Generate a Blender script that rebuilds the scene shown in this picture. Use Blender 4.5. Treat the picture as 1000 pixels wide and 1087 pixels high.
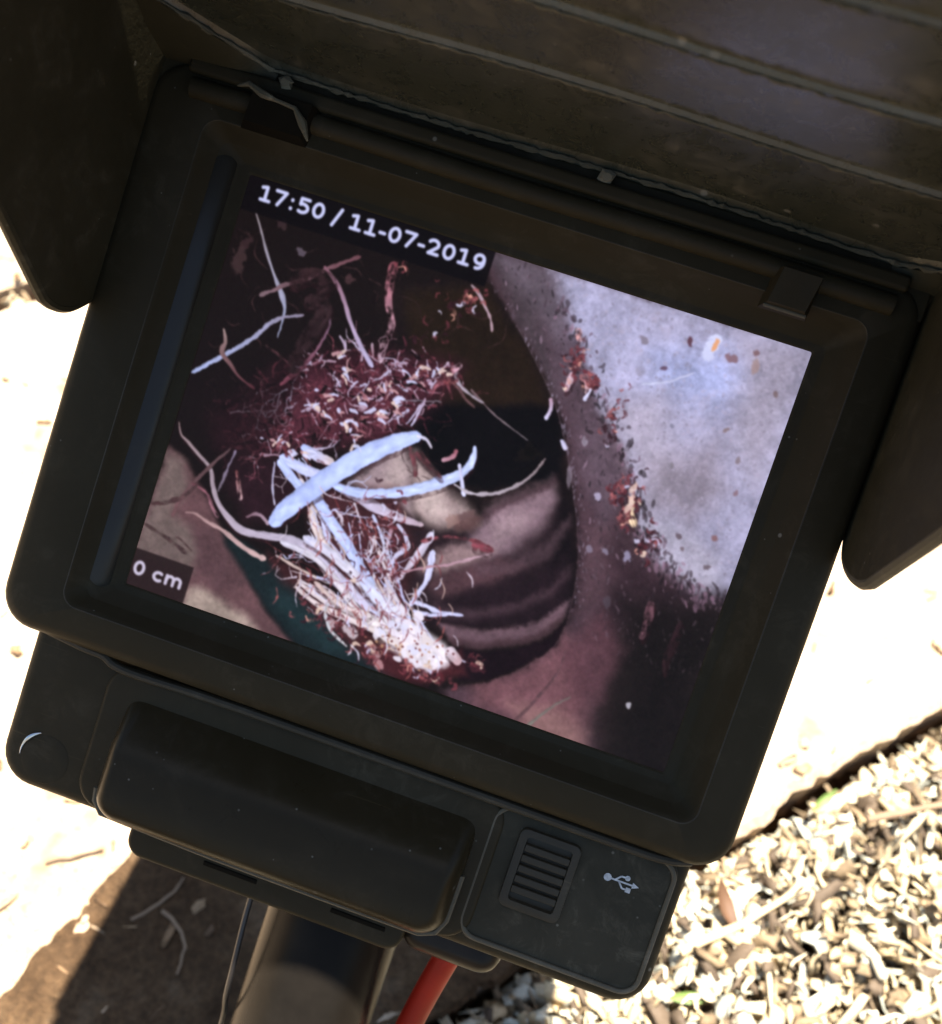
import bpy, bmesh, math, random
import numpy as np
from mathutils import Matrix, Vector

for o in list(bpy.data.objects): bpy.data.objects.remove(o)
scene = bpy.context.scene
COL = scene.collection
rad = math.radians

# ------------------------------------------------------------------
# camera, sky, sun, exposure
# ------------------------------------------------------------------
EXPOSURE = 2.25
TILT = 50.0                       # the screen's normal points this far above the horizon
HEIGHT = 0.34                     # the screen's centre stands this high above the ground
SUN_ELEV, SUN_AZ = 79.5, 2.0     # degrees; azimuth from +Y towards +X
# monitor axes in the world: x across the screen, y up the screen, z out of the screen
TO_WORLD = Matrix.Rotation(rad(90 - TILT), 3, 'X')
ORIGIN = Vector((0, 0, HEIGHT))
def world(x, y, z):               # monitor millimetres -> world metres
    return TO_WORLD @ Vector((x, y, z)) * .001 + ORIGIN

cam = bpy.data.cameras.new('camera'); cam_o = bpy.data.objects.new('camera', cam); COL.objects.link(cam_o)
CAM_ROWS = Matrix(((0.94464, 0.31249, -0.09998), (-0.31857, 0.94649, -0.05170), (0.07847, 0.08068, 0.99365)))
cam_o.matrix_world = Matrix.Translation(world(29.15, 14.14, 281.17)) @ (TO_WORLD @ CAM_ROWS.transposed()).to_4x4()
cam.sensor_fit = 'HORIZONTAL'; cam.sensor_width = 36.0; cam.lens = 36.0 * 1.150
cam.clip_start = .01; cam.clip_end = 400
cam.dof.use_dof = True; cam.dof.focus_distance = .282; cam.dof.aperture_fstop = 16.0
scene.camera = cam_o

wd = bpy.data.worlds.new('World'); scene.world = wd; wd.use_nodes = True
wn = wd.node_tree.nodes; wn.clear()
sky = wn.new('ShaderNodeTexSky'); sky.sky_type = 'NISHITA'; sky.sun_disc = False
sky.sun_elevation = rad(SUN_ELEV); sky.sun_rotation = rad(SUN_AZ)
bg = wn.new('ShaderNodeBackground'); bg.inputs['Strength'].default_value = .05
wo = wn.new('ShaderNodeOutputWorld')
wd.node_tree.links.new(sky.outputs[0], bg.inputs[0]); wd.node_tree.links.new(bg.outputs[0], wo.inputs[0])

sun = bpy.data.lights.new('sun', 'SUN'); sun.energy = 5.0; sun.angle = rad(.5); sun.color = (1, .955, .88)
sun_o = bpy.data.objects.new('sun', sun); COL.objects.link(sun_o)
to_sun = Vector((math.cos(rad(SUN_ELEV)) * math.sin(rad(SUN_AZ)), math.cos(rad(SUN_ELEV)) * math.cos(rad(SUN_AZ)), math.sin(rad(SUN_ELEV))))
sun_o.rotation_euler = to_sun.to_track_quat('Z', 'Y').to_euler(); sun_o.location = to_sun * 5

vs = scene.view_settings
vs.view_transform = 'Standard'; vs.look = 'None'; vs.gamma = 1; vs.use_curve_mapping = False; vs.exposure = EXPOSURE

# ------------------------------------------------------------------
# materials
# ------------------------------------------------------------------
def new_mat(name):
    m = bpy.data.materials.new(name); m.use_nodes = True
    return m, m.node_tree.nodes, m.node_tree.links, m.node_tree.nodes['Principled BSDF']
def ramp(n, l, src, stops):
    r = n.new('ShaderNodeValToRGB'); l.new(src, r.inputs[0])
    e = r.color_ramp.elements
    while len(e) < len(stops): e.new(.5)
    for k, (p, c) in zip(e, stops): k.position = p; k.color = (*c, 1) if len(c) == 3 else c
    return r.outputs[0]
def noise(n, l, scale, detail=6, rough=.6, coords=None, distort=0):
    t = n.new('ShaderNodeTexNoise'); t.inputs['Scale'].default_value = scale; t.inputs['Detail'].default_value = detail
    t.inputs['Roughness'].default_value = rough; t.inputs['Distortion'].default_value = distort
    if coords: l.new(coords, t.inputs['Vector'])
    return t.outputs[0]
def mix(n, l, fac, a, b):
    m = n.new('ShaderNodeMix'); m.data_type = 'RGBA'
    if isinstance(fac, float): m.inputs[0].default_value = fac
    else: l.new(fac, m.inputs[0])
    for i, v in ((6, a), (7, b)):
        if isinstance(v, tuple): m.inputs[i].default_value = (*v, 1)
        else: l.new(v, m.inputs[i])
    return m.outputs[2]
def plastic(name, base, dust=.35, rough=(.42, .62), spec=.3, dirt=(.16, .135, .09), speck=.12, bump=.15, stretch=(1, 1, 1)):
    # moulded plastic with a patchy dust film, wiped streaks, fine scratches and stuck grains
    m, n, l, p = new_mat(name)
    tc = n.new('ShaderNodeTexCoord').outputs['Object']
    mp = n.new('ShaderNodeMapping'); mp.inputs['Scale'].default_value = stretch; l.new(tc, mp.inputs['Vector']); co = mp.outputs[0]
    big = noise(n, l, 28, 7, .68, co, .5); fine = noise(n, l, 420, 4, .6, tc); medium = noise(n, l, 120, 6, .75, co, .8)
    film = ramp(n, l, big, [(.42, (0, 0, 0)), (.75, (dust, dust, dust))])
    patch = ramp(n, l, medium, [(.5, (.25, .25, .25)), (.72, (1.5, 1.5, 1.5))])
    fm = n.new('ShaderNodeMath'); fm.operation = 'MULTIPLY'; l.new(film, fm.inputs[0]); l.new(patch, fm.inputs[1]); fm.use_clamp = True
    c = mix(n, l, fm.outputs[0], tuple(v * .92 for v in base), dirt)
    # scratches: thin, stretched noise bands
    sm = n.new('ShaderNodeMapping'); sm.inputs['Scale'].default_value = (24, 900, 400); sm.inputs['Rotation'].default_value = (0, 0, .5); l.new(tc, sm.inputs['Vector'])
    sc_ = noise(n, l, 1, 3, .6, sm.outputs[0], .6)
    c = mix(n, l, ramp(n, l, sc_, [(.70, (0, 0, 0)), (.76, (.30 * min(1, dust * 4),) * 3)]), c, tuple(v * 3.2 for v in base))
    for scl, size, keepf, amt in ((150, speck, .82, .55), (420, speck * 1.15, .80, .40)):
        v = n.new('ShaderNodeTexVoronoi'); v.inputs['Scale'].default_value = scl; l.new(tc, v.inputs['Vector'])
        sp = ramp(n, l, v.outputs['Distance'], [(size * .6, (1, 1, 1)), (size, (0, 0, 0))])
        keep = ramp(n, l, v.outputs['Color'], [(keepf, (0, 0, 0)), (keepf + .05, (1, 1, 1))])
        q = n.new('ShaderNodeMath'); q.operation = 'MULTIPLY'; l.new(sp, q.inputs[0]); l.new(keep, q.inputs[1])
        q2 = n.new('ShaderNodeMath'); q2.operation = 'MULTIPLY'; l.new(q.outputs[0], q2.inputs[0]); q2.inputs[1].default_value = amt
        c = mix(n, l, q2.outputs[0], c, (.22, .20, .155))
    l.new(c, p.inputs['Base Color'])
    rr = n.new('ShaderNodeMapRange'); l.new(medium, rr.inputs[0]); rr.inputs[1].default_value = .3; rr.inputs[2].default_value = .7
    rr.inputs[3].default_value = rough[0]; rr.inputs[4].default_value = rough[1]; l.new(rr.outputs[0], p.inputs['Roughness'])
    p.inputs['Specular IOR Level'].default_value = spec
    b = n.new('ShaderNodeBump'); b.inputs['Strength'].default_value = bump; b.inputs['Distance'].default_value = .0004
    l.new(fine, b.inputs['Height']); l.new(b.outputs[0], p.inputs['Normal'])
    return m
def plain(name, col, rough=.5, metal=0, spec=.5, var=.25, scale=60, coat=0):
    m, n, l, p = new_mat(name)
    co = n.new('ShaderNodeTexCoord').outputs['Object']
    f = noise(n, l, scale, 5, .6, co)
    c = ramp(n, l, f, [(.3, tuple(v * (1 - var) for v in col)), (.7, tuple(min(1, v * (1 + var)) for v in col))])
    l.new(c, p.inputs['Base Color']); p.inputs['Roughness'].default_value = rough; p.inputs['Metallic'].default_value = metal
    p.inputs['Specular IOR Level'].default_value = spec; p.inputs['Coat Weight'].default_value = coat
    return m
M = {}
M['case'] = plastic('case_plastic', (.0290, .0218, .0104), dust=.34, spec=.09, dirt=(.11, .09, .058))
M['bezel'] = plastic('bezel_plastic', (.0295, .0225, .0112), dust=.30, dirt=(.10, .082, .052), rough=(.45, .6), spec=.07, speck=.10)
M['rim'] = plastic('worn_rim', (.036, .029, .017), dust=.35, rough=(.45, .6), spec=.2, speck=.08)
M['bevel'] = plastic('gloss_bevel_plastic', (.022, .018, .012), dust=.06, rough=(.28, .4), spec=.27, bump=.03, speck=.05)
M['hood'] = plastic('hood_plastic', (.034, .0335, .0205), dust=.6, rough=(.20, .40), spec=.65, speck=.17)
M['flap'] = plastic('flap_plastic', (.033, .0272, .0138), dust=.32, rough=(.5, .65), spec=.10)
M['block'] = plastic('block_plastic', (.0220, .0160, .0072), dust=.24, dirt=(.10, .08, .05), rough=(.26, .38), spec=.10, speck=.13)
M['cover'] = plastic('cover_rubber', (.031, .0275, .0175), dust=.5, rough=(.65, .8), spec=.10, speck=.17)
M['bead'] = plastic('worn_lit_bead', (.085, .072, .046), dust=.6, rough=(.6, .8), spec=.2, dirt=(.2, .17, .12))  # worn beads, and the right flap edge with bounced light in its colour
M['dust_edge'] = plastic('dusty_edge', (.07, .06, .037), dust=1.0, rough=(.7, .9), spec=.15, dirt=(.26, .21, .13), bump=.6)
M['dark_hole'] = plain('dark_recess', (.009, .007, .004), .8, spec=.05)
M['glint'] = plain('glint_metal', (.55, .55, .53), .25, 1.0)  # only for the arc that imitates the button's highlight
M['print'] = plain('grey_print', (.36, .37, .36), .7, var=.4, scale=900)
M['chrome'] = plain('polished_black_tube', (.010, .008, .006), .27, 0, .06)
M['red'] = plain('red_cable_sheath', (.30, .013, .004), .5, var=.25, spec=.2)
M['wire'] = plain('black_wire', (.015, .013, .012), .4)
M['shiny'] = plain('shiny_button', (.020, .015, .010), .3, 0, .12)
# ------------------------------------------------------------------
# the picture shown on the screen (computed here, shown as emission per vertex)
# ------------------------------------------------------------------
PW, PH = 800, 600
def fbm(rng, h, w, cell, octaves=4, gain=0.55):
    out = np.zeros((h, w)); amp = 1.0; tot = 0
    for o in range(octaves):
        c = max(cell / 2 ** o, 1.0)
        gh, gw = int(h / c) + 3, int(w / c) + 3
        g = rng.random((gh, gw))
        yy = np.arange(h) / c; xx = np.arange(w) / c
        y0 = yy.astype(int); x0 = xx.astype(int)
        fy = (yy - y0)[:, None]; fx = (xx - x0)[None, :]
        fy = fy * fy * (3 - 2 * fy); fx = fx * fx * (3 - 2 * fx)
        a = g[y0][:, x0]; b = g[y0][:, x0 + 1]; c2 = g[y0 + 1][:, x0]; d = g[y0 + 1][:, x0 + 1]
        out += amp * ((a * (1 - fx) + b * fx) * (1 - fy) + (c2 * (1 - fx) + d * fx) * fy)
        tot += amp; amp *= gain
    return out / tot
class Picture:
    def __init__(self):
        self.rng = np.random.default_rng(7)
        self.c = np.zeros((PH, PW, 3)); self.c[:] = (26, 19, 19)
        r = self.rng
        self.wx = (fbm(r, PH, PW, 40) - .5); self.wy = (fbm(r, PH, PW, 40) - .5)
        self.fine = fbm(r, PH, PW, 7, 3) - .5
        self.mid = fbm(r, PH, PW, 36, 5) - .5; self.grit = fbm(r, PH, PW, 3.2, 2, .8) - .5
    def win(self, x0, x1, y0, y1):
        x0 = max(int(x0), 0); y0 = max(int(y0), 0); x1 = min(int(x1) + 1, PW); y1 = min(int(y1) + 1, PH)
        if x1 <= x0 or y1 <= y0: return None
        Y, X = np.mgrid[y0:y1, x0:x1].astype(float)
        return slice(y0, y1), slice(x0, x1), X, Y
    def put(self, sy, sx, col, a):
        self.c[sy, sx] = self.c[sy, sx] * (1 - a[..., None]) + np.asarray(col, float) * a[..., None]
    def region(self, col, soft, alpha, pts, warp=14):
        p = np.array(pts, float)
        w = self.win(p[:, 0].min() - soft - 12, p[:, 0].max() + soft + 12, p[:, 1].min() - soft - 12, p[:, 1].max() + soft + 12)
        if w is None: return
        sy, sx, X, Y = w
        wp = min(warp, soft * 1.6 + 2)
        X = X + self.wx[sy, sx] * wp + self.fine[sy, sx] * 6; Y = Y + self.wy[sy, sx] * wp + self.fine[sy, sx] * 4
        ins = np.zeros(X.shape, bool); d = np.full(X.shape, 1e9)
        n = len(p)
        for i in range(n):
            x0, y0 = p[i]; x1, y1 = p[(i + 1) % n]
            if y0 != y1:
                cr = ((y0 > Y) != (y1 > Y)) & (X < (x1 - x0) * (Y - y0) / (y1 - y0) + x0)
                ins ^= cr
            ex, ey = x1 - x0, y1 - y0; l2 = ex * ex + ey * ey + 1e-9
            t = np.clip(((X - x0) * ex + (Y - y0) * ey) / l2, 0, 1)
            d = np.minimum(d, np.hypot(X - x0 - t * ex, Y - y0 - t * ey))
        sd = np.where(ins, d, -d)
        a = np.clip(sd / soft * .5 + .5, 0, 1); a = a * a * (3 - 2 * a)
        shade = 1 + self.mid[sy, sx] * .34 + self.fine[sy, sx] * .2 + self.grit[sy, sx] * .16
        self.put(sy, sx, np.asarray(col)[None, None] * shade[..., None], a * alpha)
    def stroke(self, pts, ws, c0, c1, alpha=1.0, rough=1.0):
        p = np.array(pts, float); ws = np.array(ws, float)
        # smooth the path
        t = np.arange(len(p)); n = max(8, len(p) * 6); tt = np.linspace(0, len(p) - 1, n)
        q = np.empty((n, 2)); i = np.clip(tt.astype(int), 0, len(p) - 2); f = (tt - i)[:, None]
        P0 = p[np.maximum(i - 1, 0)]; P1 = p[i]; P2 = p[i + 1]; P3 = p[np.minimum(i + 2, len(p) - 1)]
        q = .5 * (2 * P1 + (P2 - P0) * f + (2 * P0 - 5 * P1 + 4 * P2 - P3) * f ** 2 + (3 * P1 - P0 - 3 * P2 + P3) * f ** 3)
        w = np.interp(tt, t, ws)
        r = self.rng
        w = w * (1 + rough * min(.2, 1.1 / ws.max()) * np.interp(tt, np.linspace(0, len(p) - 1, len(p) * 3), r.normal(0, 1, len(p) * 3)))
        w[0] *= .7; w[-1] *= .7
        m = w.max() + 4
        wn = self.win(q[:, 0].min() - m, q[:, 0].max() + m, q[:, 1].min() - m, q[:, 1].max() + m)
        if wn is None: return
        sy, sx, X, Y = wn
        X = X + self.fine[sy, sx] * 2.2 * rough; Y = Y + self.fine[sy, sx] * 2.2 * rough
        best = np.full(X.shape, 1e9); bt = np.zeros(X.shape); bs = np.zeros(X.shape); bw = np.ones(X.shape)
        for k in range(n - 1):
            ax, ay = q[k]; ex, ey = q[k + 1] - q[k]; l2 = ex * ex + ey * ey + 1e-9
            u = np.clip(((X - ax) * ex + (Y - ay) * ey) / l2, 0, 1)
            dx, dy = X - ax - u * ex, Y - ay - u * ey
            wl = w[k] + (w[k + 1] - w[k]) * u
            d = np.hypot(dx, dy) - wl * .5
            s = d < best
            best = np.where(s, d, best); bt = np.where(s, (k + u) / (n - 1), bt); bw = np.where(s, wl, bw)
            bs = np.where(s, (dx * ey - dy * ex) / math.sqrt(l2), bs)
        a = np.clip(.55 - best * .75, 0, 1) * alpha
        col = np.asarray(c0)[None, None] * (1 - bt[..., None]) + np.asarray(c1)[None, None] * bt[..., None]
        prof = np.clip(bs / (bw * .5 + .01), -1, 1)
        ln = int(np.hypot(*np.diff(q, axis=0).T).sum() / 9) + 2
        gr = r.normal(0, 1, (ln + 1, 7))
        tf = np.clip(bt, 0, .9999) * (ln - 1); ti = tf.astype(int); tf = tf - ti
        pf = (prof * .5 + .5) * 5; pi_ = pf.astype(int); pf = pf - pi_
        streak = (gr[ti, pi_] * (1 - tf) + gr[ti + 1, pi_] * tf) * (1 - pf) + (gr[ti, pi_ + 1] * (1 - tf) + gr[ti + 1, pi_ + 1] * tf) * pf
        red = c0[0] > 1.3 * c0[2]
        if red: a = a * np.clip(.75 + self.fine[sy, sx] * 2.2 + streak * .25, 0, 1)
        sh = (1 + rough * streak * (.16 if red else .055)) * 1.04 - .20 * np.clip(prof, 0, 1) ** 2 - .06 * np.clip(-prof, 0, 1) ** 2 + self.fine[sy, sx] * .07 + self.mid[sy, sx] * .10
        self.put(sy, sx, col * sh[..., None], a)
    def spot(self, x, y, rx, ry, ang, col, alpha):
        m = max(rx, ry) * 1.6 + 3
        w = self.win(x - m, x + m, y - m, y + m)
        if w is None: return
        sy, sx, X, Y = w
        c, s = math.cos(math.radians(ang)), math.sin(math.radians(ang))
        fw = 1.6 * min(rx, ry); X = X - x + self.fine[sy, sx] * fw; Y = Y - y + (self.fine[sy, sx] + self.mid[sy, sx]) * fw
        d = np.hypot((X * c + Y * s) / rx, (-X * s + Y * c) / ry)
        a = np.clip((1.25 - d) / .5, 0, 1); a = a * a * (3 - 2 * a)
        self.put(sy, sx, col, a * alpha)
    def glyph(self, ch, x, base, em, col):
        hgt = em * .729; th = em * .158
        def seg(pts):
            p = [(x + a * em, base - b * hgt) for a, b in pts]
            w = self.win(min(q[0] for q in p) - th, max(q[0] for q in p) + th, min(q[1] for q in p) - th, max(q[1] for q in p) + th)
            if w is None: return
            sy, sx, X, Y = w
            d = np.full(X.shape, 1e9)
            for (ax, ay), (bx, by) in zip(p[:-1], p[1:]):
                ex, ey = bx - ax, by - ay; l2 = ex * ex + ey * ey + 1e-9
                u = np.clip(((X - ax) * ex + (Y - ay) * ey) / l2, 0, 1)
                d = np.minimum(d, np.hypot(X - ax - u * ex, Y - ay - u * ey))
            self.put(sy, sx, col, np.clip((th * .5 - d) * .7 + .5, 0, 1))
        def arc(cx, cy, rx, ry, a0, a1, n=18):
            return [(cx + rx * math.cos(math.radians(a0 + (a1 - a0) * i / n)), cy + ry * math.sin(math.radians(a0 + (a1 - a0) * i / n))) for i in range(n + 1)]
        if ch == '0': seg(arc(.348, .5, .215, .39, 0, 360, 28)); return .696
        if ch == '1': seg([(.15, .84), (.34, .9), (.36, .9), (.36, .11)]); seg([(.17, .11), (.57, .11)]); return .696
        if ch == '7': seg([(.11, .9), (.57, .9), (.27, .09)]); return .696
        if ch == '5': seg([(.55, .9), (.19, .9), (.19, .56)]); seg(arc(.31, .35, .245, .25, 115, -125)); return .696
        if ch == '2': seg(arc(.31, .66, .22, .245, 150, -35) + [(.17, .11), (.58, .11)]); return .696
        if ch == '9': seg(arc(.335, .64, .2, .255, 0, 360, 24)); seg([(.535, .62)] + arc(.28, .46, .265, .37, 10, -95)); return .696
        if ch == ':': seg([(.2, .62), (.2, .64)]); seg([(.2, .12), (.2, .14)]); return .4
        if ch == '/': seg([(.04, -.06), (.32, .95)]); return .365
        if ch == '-': seg([(.1, .38), (.31, .38)]); return .415
        if ch == 'c': seg(arc(.32, .36, .225, .27, 55, 305)); return .593
        if ch == 'm':
            seg([(.14, .1), (.14, .64)]); seg([(.14, .4)] + arc(.33, .44, .17, .2, 160, 0)[1:] + [(.5, .1)])
            seg([(.5, .4)] + arc(.68, .44, .17, .2, 160, 0)[1:] + [(.85, .1)]); return 1.042
        return .348
    def text(self, s, x, base, em, col):
        for ch in s: x += self.glyph(ch, x, base, em, col) * em
def inside(pts, x, y):
    r = False; n = len(pts)
    for i in range(n):
        (x0, y0), (x1, y1) = pts[i], pts[(i + 1) % n]
        if (y0 > y) != (y1 > y) and x < (x1 - x0) * (y - y0) / (y1 - y0) + x0: r = not r
    return r
def draw_picture():
    P = Picture(); R = random.Random(11)
    for col, soft, al, pts in REGIONS: P.region(col, soft, al, pts)
    # speckle of the pipe wall
    WALL = REGIONS[3][3]; MAUVE = REGIONS[0][3]
    for k in range(2600):
        x, y = R.uniform(340, 800), R.uniform(0, 600)
        if inside(WALL, x, y):
            v = R.choice((1.10, 1.08, .86, .78)); r = R.uniform(.7, 2.4) if R.random() < .9 else R.uniform(3, 7)
            P.spot(x, y, r, r * R.uniform(.7, 1.5), R.uniform(0, 90), tuple(q * v for q in (164, 158, 172)), .42 if r < 3 else .22)
        elif inside(MAUVE, x, y) and y < 470:
            v = R.uniform(.45, 1.6) if R.random() < .9 else 2.1; r = R.uniform(.6, 1.9)
            P.spot(x, y, r, r * R.uniform(1, 3.4), R.gauss(-16, 20), tuple(q * v for q in (76, 64, 71)), .6 * min(1, (520 - y) / 250))
    # ragged, silty border between the shaded and the lit wall
    for k in range(420):
        i = R.randrange(len(WALL) - 13, len(WALL) - 1) if R.random() < .62 else R.randrange(4, 9); t = R.random()
        a, b = WALL[i], WALL[(i + 1) % len(WALL)]
        x = a[0] + (b[0] - a[0]) * t + R.gauss(0, 9); y = a[1] + (b[1] - a[1]) * t + R.gauss(0, 9)
        v = R.choice((.35, .5, .6, .8, 1.2, 1.7))
        P.spot(x, y, R.uniform(1, 3.4), R.uniform(1.5, 7), R.gauss(-20, 25), (88 * v, 70 * v, 80 * v), .55)
    P.stroke(MOUTH, [1.5] * len(MOUTH), (96, 82, 88), (84, 62, 66), .55)
    rim = MOUTH
    for k in range(90):
        i = R.randrange(0, len(rim) - 4); t = R.random()
        x = rim[i][0] + (rim[i + 1][0] - rim[i][0]) * t + R.uniform(0, 12); y = rim[i][1] + (rim[i + 1][1] - rim[i][1]) * t
        if R.random() < .8: P.spot(x, y, R.uniform(.7, 1.6), R.uniform(1, 4), -10, (136, 126, 140), R.uniform(.2, .7))
    # fine fibres in the dark upper left
    for k in range(90):
        x, y = R.uniform(10, 400), R.uniform(60, 330); a = R.uniform(0, 6.28); l = R.uniform(5, 28)
        pts = [(x, y), (x + l * math.cos(a), y + l * math.sin(a)), (x + l * 1.7 * math.cos(a + .4), y + l * 1.7 * math.sin(a + .4))]
        v = R.uniform(.5, 1.25)
        P.stroke(pts, [1.2, 2, 1], (66 * v, 46 * v, 46 * v), (58 * v, 38 * v, 40 * v), .6)
    # tangle of small roots
    PAL = [(58, 28, 36), (84, 42, 52), (108, 54, 64), (128, 70, 80), (150, 96, 104), (196, 180, 200), (176, 146, 160), (30, 18, 22)]
    xs = [q[0] for q in TANGLE]; ys = [q[1] for q in TANGLE]
    n = 0
    while n < 300:
        x, y = R.uniform(min(xs), max(xs)), R.uniform(min(ys) - 15, max(ys) + 15)
        if not inside(TANGLE, x, y): continue
        n += 1
        a = R.uniform(0, 6.28); l = R.uniform(3, 15); b = a + R.uniform(-1.1, 1.1)
        fx = (x - min(xs)) / (max(xs) - min(xs))
        k = R.choices(range(8), [4, 5, 5, 4, 3, .6 + 3.4 * fx, .8 + 2 * fx, 7 - 2 * fx])[0]
        if fx < .3 and k > 3 and R.random() < .8: k = R.choice((0, 1, 7))
        w = R.uniform(1.6, 5.0)
        P.stroke([(x, y), (x + l * math.cos(a), y + l * math.sin(a)), (x + l * math.cos(a) + l * math.cos(b), y + l * math.sin(a) + l * math.sin(b))],
                 [w * .6, w, w * .5], PAL[k], PAL[k], .9)
    def walker(x, y, ang, steps, w, c0, c1, depth=0):
        pts = [(x, y)]; ws = [w]; a = ang
        for s in range(steps):
            a += R.gauss(0, .38); l = R.uniform(5, 10) * (1 - .25 * depth)
            x += l * math.cos(a); y += l * math.sin(a); pts.append((x, y)); ws.append(max(.9, w * (1 - .75 * (s + 1) / steps)))
            if depth < 2 and R.random() < .33:
                walker(x, y, a + R.choice((-1, 1)) * R.uniform(.5, 1.2), max(2, steps - s - 1), ws[-1] * .75, c0, c1, depth + 1)
        P.stroke(pts, ws, c0, c1, .95)
        if w > 2 and c0[0] > 90:      # wet glints
            for q in range(2):
                k = R.randrange(len(pts) - 1); (ax, ay), (bx, by) = pts[k], pts[k + 1]
                P.stroke([(ax - .6, ay - .8), ((ax + bx) / 2 - .6, (ay + by) / 2 - .8)], [.8, 1.2], (214, 210, 226), (200, 190, 206), .8)
    WC = [((74, 36, 45), (60, 30, 38)), ((108, 56, 66), (84, 44, 52)), ((136, 82, 92), (110, 62, 72)), ((180, 156, 170), (140, 100, 112)), ((200, 202, 226), (170, 150, 166))]
    n = 0
    while n < 95:
        x, y = R.uniform(min(xs), max(xs)), R.uniform(min(ys), max(ys))
        if not inside(TANGLE, x, y): continue
        n += 1; k = R.choices(range(5), [5, 5, 3, 1.6, 1.2])[0]
        walker(x, y, R.choice((0, math.pi)) + R.gauss(-.35, .9), R.randrange(3, 8), R.uniform(1.6, 5), *WC[k])
    n = 0
    while n < 60:             # dark gaps between the clumps
        x, y = R.uniform(min(xs), max(xs)), R.uniform(min(ys), max(ys))
        if not inside(TANGLE, x, y): continue
        n += 1; walker(x, y, R.choice((0, math.pi)) + R.gauss(-.35, .7), R.randrange(2, 5), R.uniform(2.5, 6.5), (24, 16, 18), (30, 18, 21))
    n = 0
    while n < 34:
        x, y = R.uniform(min(xs) + 40, max(xs)), R.uniform(min(ys), max(ys))
        if not inside(TANGLE, x, y): continue
        n += 1; walker(x, y, R.choice((0, math.pi)) + R.gauss(-.35, .9), R.randrange(3, 7), R.uniform(1.4, 3.6), *R.choice(WC[1:]))
    P.region((27, 18, 20), 30, .62, FADE)
    for x, y, rx, ry, a, col, al in SPOTS[:24]: P.spot(x, y, rx, ry, a, col, al)
    for x, y, rx, ry, a, col, al in SPOTS[24:]:
        P.spot(x, y, rx, ry, a, col, al)
    for k in range(110):      # strands that run together in the foot of the root
        a = R.choice(FAN); b = R.choice(FOOT); j = lambda s: R.gauss(0, s)
        t0 = R.uniform(0, .75); t1 = min(1, t0 + R.uniform(.25, .6))
        A = (a[0] + (b[0] - a[0]) * t0 + j(5), a[1] + (b[1] - a[1]) * t0 + j(5)); B_ = (a[0] + (b[0] - a[0]) * t1 + j(5), a[1] + (b[1] - a[1]) * t1 + j(5))
        M_ = ((A[0] + B_[0]) / 2 + j(6), (A[1] + B_[1]) / 2 + j(6))
        c = R.choices(((206, 216, 248), (224, 218, 218), (214, 196, 182), (168, 104, 98), (104, 50, 52), (64, 32, 36)), [7, 5, 2.5, 1.5, 3, 4])[0]
        w = R.uniform(1.2, 4.6) if c[0] > 150 else R.uniform(1.2, 3.8)
        P.stroke([A, M_, B_], [w * .6, w, w * .8], c, c, .9)
    P.region((244, 240, 240), 7, .95, FOOTPOLY, 20)
    for i, (pts, ws, c0, c1) in enumerate(ROOTS):
        # contact shade of each thick root on what lies behind it, as the pipe camera's own lamp throws it
        if max(ws) > 9: P.stroke([(a + 2.5, b + 5) for a, b in pts], [w + 2 for w in ws], (44, 24, 28), (44, 24, 28), .55)
        P.stroke(pts, ws, c0, c1)
    for k in range(80):       # fine side roots off the pale bundle
        a = R.choice(FAN + FOOT[:3]); t = R.uniform(0, .6); b = R.choice(FOOT)
        walker(a[0] + (b[0] - a[0]) * t, a[1] + (b[1] - a[1]) * t, R.uniform(-.9, 1.9), R.randrange(3, 7), R.uniform(1.2, 3.0), *R.choice((((196, 204, 236), (206, 212, 238)), ((206, 200, 206), (190, 176, 184)), ((150, 96, 98), (120, 66, 70)))))
    for (cx, cy), rx, ry, n in CLUSTERS:      # ragged crusts and root hairs
        tilt = .32
        for k in range(n):
            dx, dy = R.gauss(0, rx * .5), R.gauss(0, ry * .5)
            x, y = cx + dx, cy + dy
            a = R.uniform(0, 6.28); l = R.uniform(2, 8); w = R.uniform(1.5, 5.5)
            c = R.choices(((112, 56, 62), (84, 42, 48), (146, 84, 84), (206, 150, 132), (226, 204, 180), (206, 206, 226), (48, 26, 32)), [6, 5, 4, 1.2, .7, 1.4, 4])[0]
            P.stroke([(x, y), (x + l * math.cos(a), y + l * math.sin(a)), (x + l * 1.6 * math.cos(a + .6), y + l * 1.6 * math.sin(a + .6))], [w, w, w * .5], c, c, .85)
    for (cx, cy), rx, ry, n in PALE:          # pale broken root ends in the tangle
        for k in range(int(n * .5)):
            x, y = cx + R.gauss(0, rx * .5), cy + R.gauss(0, ry * .5)
            a = R.gauss(-.4, .8); l = R.uniform(2, 8); w = R.uniform(1.4, 5.5)
            c = R.choices(((206, 212, 236), (220, 200, 184), (190, 150, 150), (150, 96, 100), (96, 48, 54)), [5, 3, 2.5, 2, 2])[0]
            P.stroke([(x, y), (x + l * math.cos(a), y + l * math.sin(a)), (x + l * 1.9 * math.cos(a + .2), y + l * 1.9 * math.sin(a + .2))], [w, w, w * .5], c, c, .9)
    for x, y, rx, ry, a in ((CLUSTERS[3][0][0], CLUSTERS[3][0][1], 4, 14, 8), (CLUSTERS[3][0][0] - 2, CLUSTERS[3][0][1] - 22, 5, 9, 0)):
        P.spot(x, y, rx, ry, a, (232, 206, 186), .8)
    for k in range(26):       # the pale, crumbly foot itself
        b = R.choice(FOOT[2:]); x, y = b[0] + R.gauss(0, 13), b[1] + R.gauss(0, 9)
        P.spot(x, y, R.uniform(4, 10), R.uniform(3, 7), R.uniform(0, 90), R.choice(((236, 234, 238), (228, 220, 214), (222, 226, 240), (216, 186, 160))), .9)
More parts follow.
